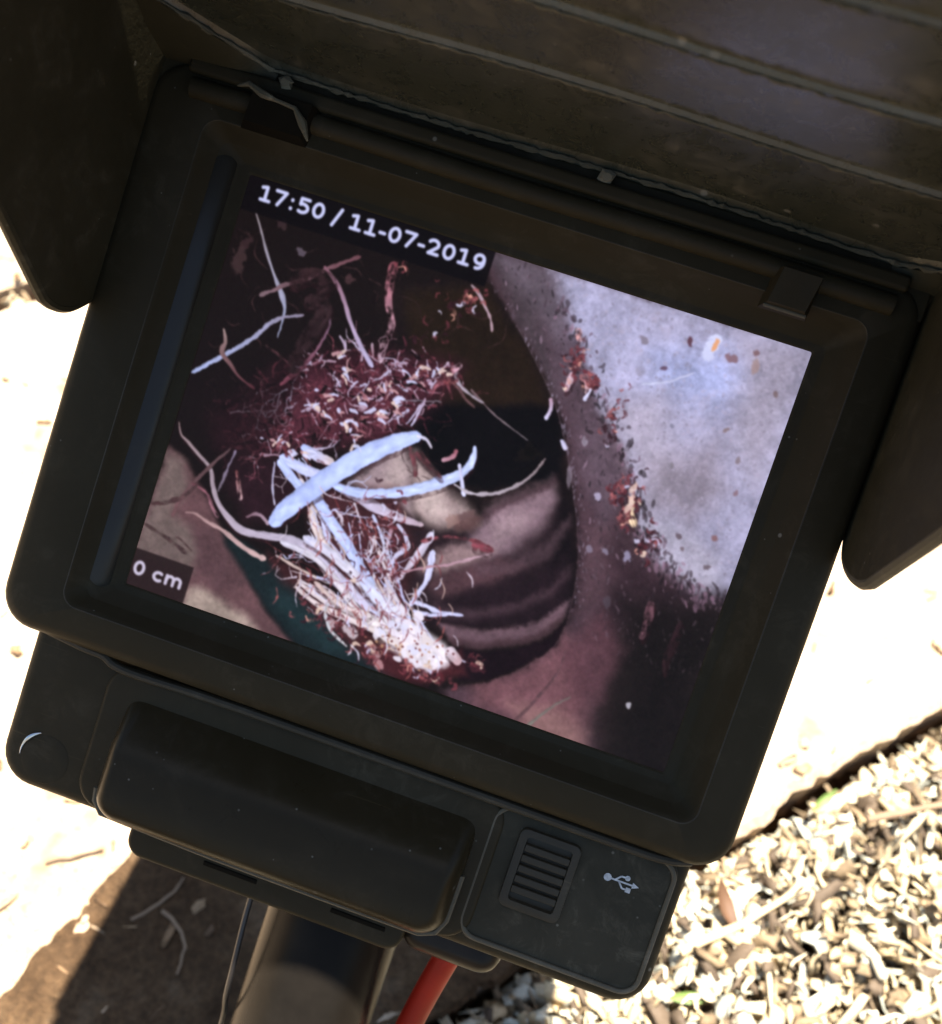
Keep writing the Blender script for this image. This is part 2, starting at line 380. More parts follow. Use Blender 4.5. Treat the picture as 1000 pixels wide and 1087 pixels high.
    for k in range(40):
        b = R.choice(FOOT[3:]); x, y = b[0] + R.gauss(0, 18), b[1] + R.gauss(4, 11)
        P.spot(x, y, R.uniform(1, 2.6), R.uniform(1, 2.6), 0, R.choice(((150, 90, 80), (96, 48, 50), (190, 150, 110))), .8)
    for k in range(120):      # hair roots and crumbs over the bright foot
        x, y = R.gauss(330, 62), R.gauss(470, 60)
        if not (190 < x < 470 and 370 < y < 590): continue
        a = R.uniform(.3, 1.6); l = R.uniform(4, 16)
        c = R.choice(((214, 206, 214), (200, 176, 160), (120, 60, 64), (150, 84, 80), (222, 226, 240)))
        P.stroke([(x, y), (x + l * math.cos(a), y + l * math.sin(a)), (x + 1.8 * l * math.cos(a + .3), y + 1.8 * l * math.sin(a + .3))], [1.2, R.uniform(1.5, 3.4), 1], c, c, .85)
    for bx, by, ang in ((470, 692, 0), (440, 700, 20)):
        P.spot(bx, by, 3, 3, ang, (90, 44, 48), .8)
    # captions
    P.c[0:50, 0:358] = P.c[0:50, 0:358] * .12 + np.array((15, 11, 14)) * .88
    P.c[545:600, 0:89] = P.c[545:600, 0:89] * .1 + np.array((38, 27, 27)) * .9
    P.text('17:50 / 11-07-2019', 19, 31.5, 31.2, (196, 204, 232))
    P.text('0 cm', 3, 581.5, 29.5, (198, 194, 206))
    # lamp symbol
    P.spot(675, 30, 9, 14, 6, (210, 218, 240), 1); P.spot(671, 45, 9, 8, 0, (204, 212, 234), 1)
    P.spot(676, 31, 4, 9, 8, (226, 168, 120), 1)
    # sensor grain, soft display
    g = P.rng.normal(0, 1, (PH, PW, 1)) * 2.2 + P.rng.normal(0, 1, (PH, PW, 3)) * 1.2
    c = 22 + (P.c - 22) * np.array((1.05, 1.02, 1.09)) + g      # the display leans to violet
    k = np.array([.25, .5, .25])
    for it in range(2):
        c = np.apply_along_axis(lambda m: np.convolve(np.pad(m, 1, mode='edge'), k, 'valid'), 0, c)
        c = np.apply_along_axis(lambda m: np.convolve(np.pad(m, 1, mode='edge'), k, 'valid'), 1, c)
    return np.clip(c, 0, 255)
REGIONS = [
    ((74, 56, 62), 13, 1, [(327, -7), (402, -4), (807, -7), (813, 82), (807, 639), (517, 674), (476, 591), (535, 559), (577, 520), (605, 475), (606, 420), (594, 356), (563, 285), (533, 227), (505, 183), (470, 141), (412, 86), (361, 42)]),
    ((70, 62, 66), 13, 0.8, [(342, -2), (443, 1), (478, 65), (508, 128), (501, 171), (458, 124), (408, 74)]),
    ((86, 70, 78), 10.4, 0.8, [(436, 58), (484, 63), (522, 124), (565, 163), (613, 228), (636, 274), (614, 308), (571, 269), (536, 213), (496, 159)]),
    ((164, 164, 184), 7.8, 1, [(427, 0), (456, -1), (808, -5), (815, 82), (809, 350), (771, 358), (729, 340), (688, 321), (662, 292), (631, 249), (610, 202), (588, 185), (557, 155), (533, 125), (513, 89), (488, 68), (456, 39)]),
    ((180, 192, 230), 36.4, 0.9, [(598, 66), (691, 30), (738, 54), (704, 105), (613, 108)]),
    ((178, 180, 205), 26, 0.7, [(459, 9), (512, 8), (586, 31), (581, 131), (561, 151), (523, 97), (490, 61)]),
    ((172, 166, 176), 26, 0.7, [(561, 151), (629, 116), (685, 204), (674, 288), (615, 214)]),
    ((140, 132, 140), 28.6, 0.8, [(645, 204), (720, 152), (752, 208), (721, 272), (666, 264)]),
    ((172, 170, 180), 18.2, 0.8, [(646, 277), (710, 276), (775, 294), (790, 356), (757, 357), (702, 332)]),
    ((160, 154, 164), 26, 0.7, [(710, 11), (798, 3), (787, 196), (743, 145)]),
    ((100, 90, 98), 13, 0.8, [(349, 0), (443, -1), (483, 63), (475, 86), (420, 50)]),
    ((120, 108, 120), 18.2, 0.5, [(442, 17), (488, 68), (522, 124), (512, 141), (468, 75)]),
    ((112, 96, 106), 15.6, 0.6, [(531, 161), (589, 195), (624, 251), (612, 282), (568, 243)]),
    ((58, 42, 48), 26, 0.95, [(578, 321), (648, 331), (734, 349), (802, 352), (802, 448), (732, 458), (663, 455), (611, 418)]),
    ((104, 80, 86), 20.8, 0.6, [(587, 317), (614, 308), (651, 377), (637, 437), (608, 419)]),
    ((40, 31, 31), 33.8, 1, [(680, 463), (804, 358), (809, 624), (714, 603), (679, 560)]),
    ((27, 23, 21), 31.2, 1, [(728, 446), (798, 381), (825, 632), (722, 628)]),
    ((26, 21, 21), 39, 0.92, [(663, 394), (808, 350), (817, 649), (714, 645), (707, 522)]),
    ((122, 84, 88), 20.8, 0.9, [(510, 567), (577, 520), (612, 462), (641, 477), (670, 535), (671, 619), (604, 601), (521, 600)]),
    ((140, 108, 102), 18.2, 0.8, [(569, 579), (633, 565), (679, 581), (683, 614), (606, 607)]),
    ((92, 62, 68), 15.6, 0.8, [(607, 489), (651, 418), (692, 459), (688, 529), (658, 540)]),
    ((30, 22, 22), 3.25, 1, [(215, 88), (363, 42), (415, 85), (476, 145), (507, 182), (534, 227), (564, 284), (594, 356), (606, 420), (605, 475), (577, 520), (535, 559), (476, 591), (360, 533)]),
    ((37, 27, 20), 13, 1, [(256, 88), (359, 49), (413, 90), (471, 147), (496, 175), (317, 233)]),
    ((16, 13, 15), 7.8, 1, [(301, 228), (499, 174), (531, 228), (539, 263), (497, 282), (452, 309), (345, 317)]),
    ((44, 32, 36), 13, 1, [(369, 391), (443, 366), (525, 284), (560, 300), (587, 372), (554, 452), (450, 513), (389, 495)]),
    ((134, 112, 118), 14.3, 1, [(442, 369), (459, 331), (496, 294), (527, 267), (544, 291), (537, 329), (520, 367), (482, 400), (445, 404)]),
    ((164, 142, 144), 11.7, 0.7, [(466, 353), (494, 322), (518, 320), (510, 354), (483, 380)]),
    ((60, 42, 46), 9.1, 0.7, [(425, 361), (460, 333), (496, 294), (531, 261), (533, 268), (499, 302), (465, 341), (435, 366)]),
    ((24, 17, 20), 11.7, 1, [(536, 253), (565, 298), (591, 357), (605, 421), (583, 458), (552, 439), (558, 382), (552, 324)]),
    ((160, 142, 142), 11.7, 1, [(289, 316), (320, 284), (345, 328), (364, 376), (339, 368), (302, 373), (265, 361)]),
    ((188, 172, 164), 10.4, 0.8, [(306, 308), (322, 292), (339, 326), (337, 354), (308, 357)]),
    ((166, 148, 142), 11.7, 1, [(336, 290), (357, 305), (391, 323), (434, 337), (449, 352), (419, 374), (386, 380), (361, 366), (340, 319)]),
    ((196, 180, 170), 10.4, 0.85, [(354, 319), (388, 333), (412, 355), (389, 368), (367, 359)]),
    ((90, 64, 62), 5.2, 0.8, [(418, 355), (435, 341), (453, 346), (441, 367), (422, 376)]),
    ((142, 120, 118), 11.7, 1, [(394, 424), (425, 395), (465, 382), (483, 387), (460, 415), (417, 445), (393, 445)]),
    ((84, 60, 64), 9.1, 0.9, [(400, 461), (437, 431), (493, 393), (533, 390), (493, 434), (436, 470)]),
    ((36, 25, 30), 13, 1, [(437, 473), (515, 418), (578, 361), (603, 421), (560, 469), (488, 500), (421, 509)]),
    ((74, 56, 62), 7.8, 0.75, [(428, 479), (479, 475), (531, 446), (571, 402), (588, 369), (591, 384), (573, 418), (536, 458), (484, 489), (439, 495)]),
    ((92, 72, 78), 6.5, 0.6, [(460, 415), (507, 394), (547, 350), (566, 308), (573, 322), (558, 366), (518, 406), (471, 428)]),
    ((104, 82, 88), 4.55, 1, [(442, 505), (488, 500), (536, 480), (574, 452), (601, 414), (602, 438), (586, 466), (548, 495), (507, 516), (463, 525)]),
    ((74, 54, 58), 3.9, 0.8, [(461, 520), (505, 511), (550, 488), (584, 461), (600, 436), (599, 456), (579, 479), (550, 500), (508, 520), (470, 530)]),
    ((28, 17, 22), 3.25, 1, [(468, 532), (509, 523), (554, 502), (589, 474), (606, 441), (604, 479), (576, 518), (534, 556), (495, 573)]),
    ((98, 72, 73), 6.5, 1, [(3, 396), (35, 406), (67, 437), (93, 463), (129, 500), (171, 540), (218, 576), (264, 609), (-10, 633), (-13, 577)]),
    ((112, 99, 92), 11.7, 0.9, [(3, 405), (30, 408), (47, 444), (38, 482), (70, 492), (93, 520), (88, 550), (-5, 553), (-2, 517)]),
    ((84, 62, 64), 11.7, 0.9, [(70, 492), (102, 481), (140, 511), (168, 544), (128, 564), (95, 540)]),
    ((164, 150, 134), 10.4, 0.95, [(93, 572), (108, 567), (147, 579), (180, 582), (200, 600), (84, 608)]),
    ((28, 38, 40), 7.8, 1, [(113, 481), (164, 533), (220, 575), (268, 608), (411, 606), (387, 573), (341, 561), (282, 532), (228, 511), (185, 495), (143, 484)]),
    ((36, 56, 58), 15.6, 0.8, [(206, 538), (267, 552), (334, 584), (309, 593), (229, 565)]),
    ((58, 30, 38), 20.8, 0.95, [(48, 332), (113, 249), (192, 190), (294, 164), (365, 161), (360, 196), (327, 241), (295, 292), (194, 326), (113, 380), (66, 368)]),
    ((84, 44, 54), 18.2, 0.9, [(106, 313), (166, 239), (275, 190), (339, 176), (316, 231), (278, 284), (192, 319), (130, 347)]),
    ((44, 26, 32), 15.6, 0.95, [(89, 374), (164, 363), (214, 388), (188, 438), (139, 462), (99, 427)]),
    ((70, 40, 44), 13, 0.95, [(201, 392), (328, 350), (373, 404), (389, 495), (339, 513), (255, 471)]),
    ((70, 38, 40), 10.4, 0.9, [(183, 489), (251, 501), (330, 530), (397, 562), (380, 596), (298, 562), (214, 520)]),
    ((232, 228, 226), 7.8, 1, [(312, 483), (337, 482), (370, 502), (411, 518), (457, 533), (478, 548), (459, 571), (429, 576), (395, 566), (361, 538), (331, 515)]),
    ((206, 170, 140), 10.4, 0.5, [(347, 531), (387, 531), (410, 558), (382, 559)]),
    ((72, 34, 38), 7.8, 0.9, [(343, 567), (397, 562), (447, 566), (484, 532), (501, 561), (449, 593), (388, 600)]),
]
ROOTS = [
    ([(24, 48), (37, 67), (55, 95), (75, 122), (95, 147), (104, 166), (105, 201)], [2.0, 2.6, 3.9, 4.5, 7.8, 3.9, 2.0], (150, 140, 140), (150, 160, 186)),
    ([(4, 284), (22, 266), (42, 246), (61, 226), (75, 209), (87, 189), (103, 174), (130, 161)], [6.5, 6.5, 6.5, 6.5, 6.5, 6.5, 5.2, 3.9], (160, 176, 210), (140, 134, 150)),
    ([(64, 153), (79, 143), (90, 132), (119, 113), (140, 94), (159, 79), (181, 62)], [6.5, 5.2, 5.2, 5.2, 5.2, 5.2, 5.2], (120, 100, 104), (112, 74, 80)),
    ([(139, 90), (163, 107), (181, 128), (196, 150), (218, 175), (243, 198)], [3.9, 5.2, 6.5, 6.5, 6.5, 6.5], (130, 90, 100), (190, 186, 214)),
    ([(230, 59), (232, 83), (239, 110), (252, 137), (250, 164), (253, 189)], [11.7, 11.7, 10.4, 10.4, 10.4, 7.8], (140, 80, 88), (196, 170, 180)),
    ([(153, 142), (162, 148), (170, 163), (167, 184), (161, 206), (148, 234), (129, 262)], [3.9, 3.9, 3.9, 3.9, 3.9, 5.2, 5.2], (120, 110, 130), (120, 66, 78)),
    ([(29, 214), (36, 229), (36, 245), (54, 258), (70, 270), (94, 278)], [2.6, 5.2, 6.5, 5.2, 3.9, 3.9], (150, 130, 124), (80, 44, 50)),
    ([(92, 216), (120, 226), (149, 239)], [3.9, 3.9, 3.9], (70, 48, 50), (80, 46, 52)),
    ([(104, 123), (123, 106), (152, 108), (143, 124)], [18.2, 20.8, 20.8, 13.0], (48, 32, 34), (44, 30, 32)),
    ([(134, 140), (157, 146), (142, 206), (140, 236)], [20.8, 23.4, 23.4, 18.2], (46, 32, 34), (42, 30, 32)),
    ([(7, 357), (14, 371), (26, 378), (48, 391), (69, 404), (80, 426), (93, 445), (114, 461), (139, 472), (176, 468), (210, 462), (240, 467), (275, 481), (315, 504), (343, 518)], [1.6, 2.6, 3.9, 5.2, 5.9, 6.5, 7.2, 9.1, 10.4, 10.4, 11.7, 11.7, 11.7, 11.7, 10.4], (140, 120, 118), (206, 206, 226)),
    ([(54, 474), (67, 471), (89, 477), (113, 481), (141, 492), (165, 498), (181, 500)], [2.6, 3.9, 5.2, 5.9, 6.5, 7.2, 7.8], (150, 120, 116), (206, 180, 172)),
    ([(96, 369), (93, 394), (91, 418), (89, 430)], [2.6, 3.9, 3.9, 2.6], (130, 120, 140), (110, 100, 110)),
    ([(88, 369), (70, 397), (52, 431), (41, 460), (37, 486)], [2.6, 5.2, 5.2, 5.2, 3.9], (90, 70, 72), (110, 80, 80)),
    ([(50, 432), (74, 438), (88, 455), (100, 465)], [3.9, 5.2, 5.2, 3.9], (110, 70, 76), (130, 96, 104)),
    ([(4, 478), (26, 468), (44, 453), (58, 434)], [5.2, 6.5, 6.5, 3.9], (66, 46, 46), (80, 60, 60)),
    ([(3, 509), (29, 515), (51, 521), (71, 529)], [3.9, 5.2, 5.2, 5.2], (66, 50, 48), (60, 44, 44)),
    ([(45, 520), (54, 512), (78, 523)], [3.9, 2.6, 2.6], (90, 68, 66), (70, 54, 52)),
    ([(154, 367), (161, 399), (172, 423)], [2.6, 3.2, 2.6], (180, 180, 205), (196, 196, 216)),
    ([(106, 396), (115, 414), (124, 432)], [5.2, 6.5, 6.5], (112, 66, 66), (176, 150, 150)),
    ([(139, 452), (154, 443), (171, 451)], [3.9, 5.2, 5.2], (130, 100, 110), (170, 150, 160)),
    ([(234, 169), (241, 185)], [3.9, 3.9], (170, 150, 160), (150, 110, 120)),
    ([(162, 357), (189, 362), (221, 365), (239, 369)], [11.7, 15.6, 14.3, 11.7], (190, 206, 244), (198, 200, 226)),
    ([(186, 334), (210, 340), (230, 341)], [10.4, 15.6, 10.4], (180, 200, 246), (210, 196, 190)),
    ([(161, 364), (183, 379), (204, 391)], [10.4, 13.0, 13.0], (192, 210, 250), (192, 210, 250)),
    ([(243, 413), (253, 433), (260, 456)], [14.3, 11.7, 9.1], (196, 206, 236), (200, 206, 230)),
    ([(229, 390), (227, 418), (247, 446), (270, 464), (301, 473)], [10.4, 11.7, 13.0, 14.3, 14.3], (218, 204, 194), (220, 212, 206)),
    ([(225, 395), (252, 417), (282, 440), (309, 464), (333, 487)], [14.3, 15.6, 15.6, 16.9, 19.5], (186, 206, 250), (200, 216, 250)),
    ([(239, 369), (273, 374), (310, 381), (350, 384), (377, 383)], [11.7, 14.3, 14.3, 11.7, 6.5], (202, 206, 232), (190, 170, 176)),
    ([(228, 453), (266, 461), (302, 476), (346, 499), (385, 525)], [11.7, 14.3, 15.6, 16.9, 18.2], (206, 208, 224), (226, 226, 226)),
    ([(198, 470), (250, 476), (296, 502), (339, 534), (363, 543)], [7.8, 9.1, 10.4, 9.1, 7.8], (206, 206, 216), (226, 220, 214)),
    ([(179, 446), (188, 426), (212, 391), (236, 359), (264, 326), (298, 294), (334, 269)], [18.2, 24.7, 27.3, 28.6, 28.6, 26.0, 14.3], (184, 204, 252), (188, 208, 252)),
    ([(334, 269), (346, 270), (356, 278)], [6.5, 5.2, 3.9], (214, 220, 240), (196, 190, 200)),
    ([(246, 372), (276, 370), (304, 363), (335, 350), (361, 335), (386, 317), (405, 301), (414, 285), (415, 269), (413, 259)], [9.1, 13.0, 14.3, 14.3, 15.6, 15.6, 13.0, 10.4, 7.8, 3.9], (188, 208, 248), (200, 216, 250)),
    ([(239, 516), (280, 527), (319, 530), (363, 535)], [5.2, 9.1, 10.4, 11.7], (214, 204, 200), (226, 220, 214)),
    ([(236, 523), (276, 537), (317, 540), (360, 544), (393, 550)], [5.2, 7.8, 9.1, 10.4, 11.7], (210, 198, 194), (228, 220, 210)),
    ([(261, 508), (303, 525), (346, 527)], [6.5, 7.8, 9.1], (200, 180, 170), (224, 216, 210)),
    ([(320, 480), (348, 498), (381, 512)], [13.0, 16.9, 18.2], (204, 216, 244), (222, 226, 236)),
    ([(469, 537), (483, 546)], [15.6, 13.0], (214, 206, 210), (190, 160, 160)),
    ([(394, 391), (388, 415), (379, 440), (371, 465)], [7.8, 11.7, 9.1, 3.9], (208, 206, 220), (196, 186, 196)),
    ([(403, 414), (406, 434), (407, 456), (402, 474), (397, 495)], [7.8, 9.1, 6.5, 6.5, 6.5], (206, 212, 236), (206, 212, 240)),
    ([(398, 489), (417, 488), (437, 490), (469, 484)], [5.2, 6.5, 5.2, 5.2], (206, 212, 236), (206, 212, 240)),
    ([(405, 501), (431, 497), (455, 486)], [5.2, 5.2, 3.9], (196, 200, 224), (206, 212, 240)),
    ([(308, 392), (321, 407), (335, 425), (348, 443), (357, 462)], [3.9, 5.2, 5.2, 5.2, 5.2], (190, 200, 226), (206, 210, 226)),
    ([(345, 394), (360, 405), (366, 420), (356, 437), (352, 455)], [5.2, 5.2, 6.5, 6.5, 5.2], (190, 190, 210), (196, 196, 216)),
    ([(342, 445), (331, 454), (332, 465)], [3.9, 3.9, 2.6], (190, 180, 190), (180, 160, 170)),
    ([(339, 401), (339, 418), (341, 434)], [3.9, 5.2, 3.9], (170, 130, 140), (190, 180, 190)),
    ([(373, 454), (398, 439), (428, 424), (456, 406), (481, 389)], [2.6, 3.9, 3.9, 3.9, 2.6], (170, 130, 138), (186, 160, 166)),
    ([(385, 405), (410, 390), (435, 383), (460, 382), (480, 386)], [6.5, 3.9, 3.9, 6.5, 7.8], (130, 70, 76), (120, 64, 70)),
    ([(457, 386), (474, 386)], [13.0, 10.4], (120, 62, 70), (110, 58, 66)),
    ([(400, 288), (408, 304), (419, 325)], [3.9, 5.2, 6.5], (200, 204, 226), (206, 212, 236)),
    ([(377, 290), (388, 281), (390, 272)], [5.2, 6.5, 5.2], (190, 150, 160), (150, 90, 100)),
    ([(402, 316), (423, 321), (443, 317), (465, 307), (484, 291), (497, 274), (505, 256), (509, 244)], [2.6, 3.9, 5.2, 5.2, 4.5, 3.9, 3.2, 2.0], (196, 192, 198), (130, 116, 116)),
    ([(362, 178), (370, 186), (386, 193), (406, 199)], [2.0, 2.6, 2.6, 2.0], (150, 142, 150), (160, 154, 160)),
    ([(384, 187), (405, 199), (427, 210), (452, 219), (479, 228)], [3.2, 2.6, 2.3, 2.1, 1.6], (110, 88, 90), (130, 124, 128)),
    ([(295, 230), (314, 225), (349, 215)], [2.0, 2.0, 2.0], (120, 112, 122), (120, 110, 118)),
    ([(341, 291), (362, 303), (382, 313)], [9.1, 7.8, 5.2], (84, 50, 54), (96, 60, 64)),
    ([(329, 288), (340, 305), (348, 323)], [6.5, 6.5, 5.2], (110, 66, 70), (96, 56, 60)),
    ([(321, 259), (324, 242), (327, 225), (327, 217)], [2.6, 3.9, 3.9, 2.6], (196, 196, 220), (176, 150, 166)),
    ([(314, 259), (320, 241), (324, 228)], [2.6, 2.6, 2.6], (180, 180, 205), (190, 180, 200)),
    ([(356, 167), (358, 177), (368, 187), (387, 195), (405, 199)], [2.6, 3.9, 3.9, 2.6, 2.6], (200, 190, 200), (150, 140, 146)),
    ([(341, 182), (351, 171), (359, 160)], [7.8, 9.1, 7.8], (150, 100, 108), (190, 160, 170)),
    ([(331, 213), (336, 198), (345, 184), (352, 173)], [5.2, 6.5, 6.5, 6.5], (120, 66, 74), (160, 110, 118)),
    ([(345, 184), (354, 194), (363, 207)], [3.9, 3.9, 2.6], (120, 66, 74), (90, 50, 56)),
    ([(350, 185), (366, 190), (381, 202), (396, 208)], [3.9, 4.5, 3.9, 2.6], (110, 80, 80), (90, 66, 66)),
    ([(340, 53), (353, 61), (366, 74), (378, 87), (386, 103)], [2.6, 5.2, 3.9, 3.9, 3.9], (160, 140, 146), (176, 150, 156)),
    ([(491, 166), (495, 178), (493, 192)], [5.2, 6.5, 5.2], (170, 140, 156), (206, 206, 230)),
    ([(523, 214), (531, 223)], [5.2, 6.5], (190, 190, 215), (200, 200, 220)),
    ([(497, 68), (502, 77)], [9.1, 7.8], (226, 170, 160), (210, 160, 156)),
    ([(507, 126), (507, 139), (506, 148)], [7.8, 9.1, 5.2], (214, 190, 196), (200, 170, 180)),
    ([(522, 124), (532, 129), (534, 141)], [9.1, 10.4, 7.8], (170, 110, 110), (206, 176, 176)),
    ([(522, 116), (539, 118), (546, 130)], [5.2, 6.5, 5.2], (100, 50, 58), (110, 56, 64)),
    ([(538, 137), (534, 152)], [3.9, 5.2], (220, 220, 240), (210, 214, 236)),
    ([(638, 260), (640, 275), (651, 291)], [9.1, 13.0, 9.1], (232, 204, 168), (236, 212, 170)),
    ([(603, 598), (621, 570), (644, 542)], [3.9, 3.9, 2.6], (120, 120, 108), (110, 96, 92)),
    ([(583, 601), (599, 568), (617, 520), (619, 484)], [3.9, 3.9, 2.6, 2.6], (86, 64, 66), (90, 66, 70)),
    ([(707, 385), (710, 409), (710, 433)], [10.4, 11.7, 7.8], (92, 64, 70), (86, 60, 66)),
    ([(753, 396), (752, 424), (750, 449), (754, 467)], [7.8, 9.1, 7.8, 5.2], (46, 30, 34), (42, 28, 30)),
    ([(286, 531), (288, 547), (302, 565), (329, 578)], [3.9, 5.2, 5.2, 2.6], (180, 186, 190), (206, 210, 206)),
    ([(600, 109), (629, 97), (660, 74)], [2.6, 3.2, 2.6], (186, 192, 210), (190, 196, 220)),
]
SPOTS = [
    (642, 35, 3.9, 5.2, -18.4, (92, 60, 70), 0.9),
    (621, 79, 5.2, 3.9, -18.4, (90, 64, 80), 0.8),
    (702, 41, 7.8, 6.5, -18.4, (128, 96, 100), 0.8),
    (730, 25, 3.9, 5.2, -18.4, (120, 90, 90), 0.8),
    (771, 67, 3.2, 5.2, -18.4, (116, 98, 96), 0.8),
    (726, 133, 5.2, 3.9, -18.4, (122, 102, 96), 0.7),
    (584, 54, 5.2, 5.2, -18.4, (128, 120, 130), 0.8),
    (656, 150, 2.6, 2.6, -18.4, (120, 120, 136), 0.7),
    (754, 168, 3.9, 5.2, -18.4, (126, 112, 112), 0.7),
    (673, 200, 2.6, 3.9, -18.4, (122, 118, 122), 0.7),
    (764, 208, 3.9, 3.9, -18.4, (130, 100, 104), 0.7),
    (734, 42, 3.9, 10.4, -3.4, (160, 130, 116), 0.6),
    (712, 286, 3.9, 3.9, -18.4, (96, 82, 88), 0.8),
    (758, 273, 3.9, 5.2, -18.4, (128, 92, 90), 0.8),
    (761, 314, 5.2, 5.2, -18.4, (100, 88, 92), 0.8),
    (722, 301, 2.6, 3.9, -18.4, (110, 96, 100), 0.8),
    (737, 337, 5.2, 3.9, -18.4, (86, 74, 78), 0.8),
    (656, 335, 5.2, 9.1, -8.4, (150, 146, 168), 0.9),
    (625, 337, 3.9, 3.9, -18.4, (140, 134, 150), 0.8),
    (604, 342, 3.9, 5.2, -18.4, (136, 128, 144), 0.8),
    (593, 270, 5.2, 5.2, -18.4, (176, 170, 190), 0.9),
    (724, 527, 3.9, 3.9, -18.4, (176, 176, 180), 0.95),
    (651, 402, 5.2, 7.8, -18.4, (84, 76, 84), 0.6),
    (433, 544, 9.1, 7.8, 11.6, (110, 56, 60), 0.95),
    (435, 541, 6.5, 3.9, 11.6, (70, 40, 44), 0.8),
    (410, 549, 3.9, 3.9, -18.4, (196, 170, 120), 0.8),
    (412, 540, 3.9, 3.9, -18.4, (206, 180, 130), 0.8),
    (461, 579, 11.7, 6.5, -18.4, (96, 42, 48), 0.8),
    (511, 547, 10.4, 7.8, -18.4, (80, 40, 47), 0.8),
    (328, 556, 7.8, 13.0, -68.4, (206, 196, 196), 0.9),
    (299, 554, 6.5, 10.4, -68.4, (196, 180, 180), 0.9),
    (367, 573, 7.8, 11.7, -48.4, (186, 150, 150), 0.8),
    (380, 588, 6.5, 9.1, -48.4, (196, 150, 150), 0.8),
    (20, 115, 9.1, 18.2, -3.4, (62, 46, 46), 0.9),
    (23, 91, 6.5, 13.0, 21.6, (64, 44, 46), 0.7),
    (64, 52, 6.5, 6.5, -18.4, (60, 44, 46), 0.8),
    (102, 79, 6.5, 5.2, -18.4, (110, 100, 110), 0.7),
    (178, 95, 7.8, 6.5, -18.4, (80, 56, 58), 0.7),
    (486, 248, 18.2, 13.0, -18.4, (26, 21, 19), 0.7),
    (487, 243, 7.8, 6.5, -18.4, (16, 13, 12), 0.8),
    (416, 366, 7.8, 10.4, 41.6, (150, 120, 110), 0.7),
    (431, 350, 13.0, 5.2, -48.4, (110, 86, 84), 0.8),
    (553, 207, 3.9, 6.5, -18.4, (176, 170, 180), 0.6),
    (547, 257, 3.9, 15.6, -18.4, (150, 140, 150), 0.6),
]
PALE = [((181, 278), 18, 6, 12), ((208, 281), 23, 10, 30), ((241, 280), 18, 15, 26), ((303, 192), 18, 9, 22), ((265, 223), 20, 7, 18), ((270, 259), 11, 15, 22), ((160, 342), 26, 9, 30), ((193, 343), 18, 7, 14), ((208, 218), 13, 10, 14), ((244, 241), 10, 13, 14), ((290, 242), 10, 15, 18), ((189, 201), 13, 5, 8), ((251, 307), 20, 10, 16), ((340, 177), 15, 6, 10), ((193, 257), 20, 7, 12)]
FOOTPOLY = [(356, 515), (377, 510), (411, 518), (445, 529), (474, 541), (476, 557), (457, 575), (427, 577), (398, 565), (368, 542)]
FADE = [(27, 311), (86, 253), (145, 225), (155, 283), (135, 334), (119, 392), (64, 383)]
MOUTH = [(415, 85), (476, 145), (507, 182), (534, 227), (564, 284), (594, 356), (606, 420), (605, 475), (577, 520), (535, 559)]
TANGLE = [(53, 317), (114, 253), (190, 183), (294, 164), (364, 159), (350, 207), (324, 255), (279, 287), (196, 332), (124, 370), (79, 364)]
FAN = [(152, 467), (179, 476), (192, 451), (164, 363), (183, 343), (218, 400), (243, 413), (219, 359), (250, 369), (267, 370), (309, 377), (308, 398), (226, 460), (228, 509), (257, 520)]
FOOT = [(345, 510), (374, 514), (398, 513), (371, 546), (401, 554), (428, 551), (449, 544), (415, 531)]
CLUSTERS = [((506, 103), 11, 41, 34), ((534, 127), 10, 13, 18), ((579, 172), 10, 33, 26), ((637, 267), 11, 33, 40), ((679, 311), 13, 23, 30), ((618, 260), 13, 23, 24), ((341, 182), 26, 13, 30), ((294, 549), 44, 18, 40), ((362, 575), 33, 15, 50), ((444, 577), 44, 9, 50), ((508, 540), 13, 10, 14), ((327, 433), 39, 65, 60), ((246, 58), 13, 5, 6), ((346, 73), 18, 28, 24), ((317, 109), 33, 39, 18)]
# ------------------------------------------------------------------
# mesh helpers
# ------------------------------------------------------------------
class MB:
    def __init__(self): self.v = []; self.f = []
    def add(self, vs, fs):
        b = len(self.v); self.v += [tuple(q) for q in vs]; self.f += [tuple(b + i for i in f) for f in fs]
    def loft(self, loops, cap0=False, cap1=False, close=True):
        b = len(self.v); n = len(loops[0])
        for L in loops: self.v += [tuple(q) for q in L]
        for k in range(len(loops) - 1):
            for i in range(n if close else n - 1):
                j = (i + 1) % n
                self.f.append((b + k * n + i, b + k * n + j, b + (k + 1) * n + j, b + (k + 1) * n + i))
        if cap0: self.f.append(tuple(b + i for i in reversed(range(n))))
        if cap1: self.f.append(tuple(b + (len(loops) - 1) * n + i for i in range(n)))
    def tube(self, path, r, n=12, caps=True):
        P = [Vector(p) for p in path]; rs = r if isinstance(r, (list, tuple)) else [r] * len(P)
        loops = []; up = None
        for i, p in enumerate(P):
            t = (P[min(i + 1, len(P) - 1)] - P[max(i - 1, 0)]).normalized()
            if up is None: up = t.orthogonal().normalized()
            up = (up - t * up.dot(t)).normalized(); s = t.cross(up)
            loops.append([p + (up * math.cos(a) + s * math.sin(a)) * rs[i] for a in [2 * math.pi * k / n for k in range(n)]])
        self.loft(loops, caps, caps)
    def box(self, x0, x1, y0, y1, z0, z1, bev=0):
        if bev: rbox(self, x0, x1, y0, y1, min(bev, (x1 - x0) / 2.1, (y1 - y0) / 2.1), z0, z1, bev); return
        self.add([(x, y, z) for z in (z0, z1) for y in (y0, y1) for x in (x0, x1)],
                 [(0, 2, 3, 1), (4, 5, 7, 6), (0, 1, 5, 4), (2, 6, 7, 3), (0, 4, 6, 2), (1, 3, 7, 5)])
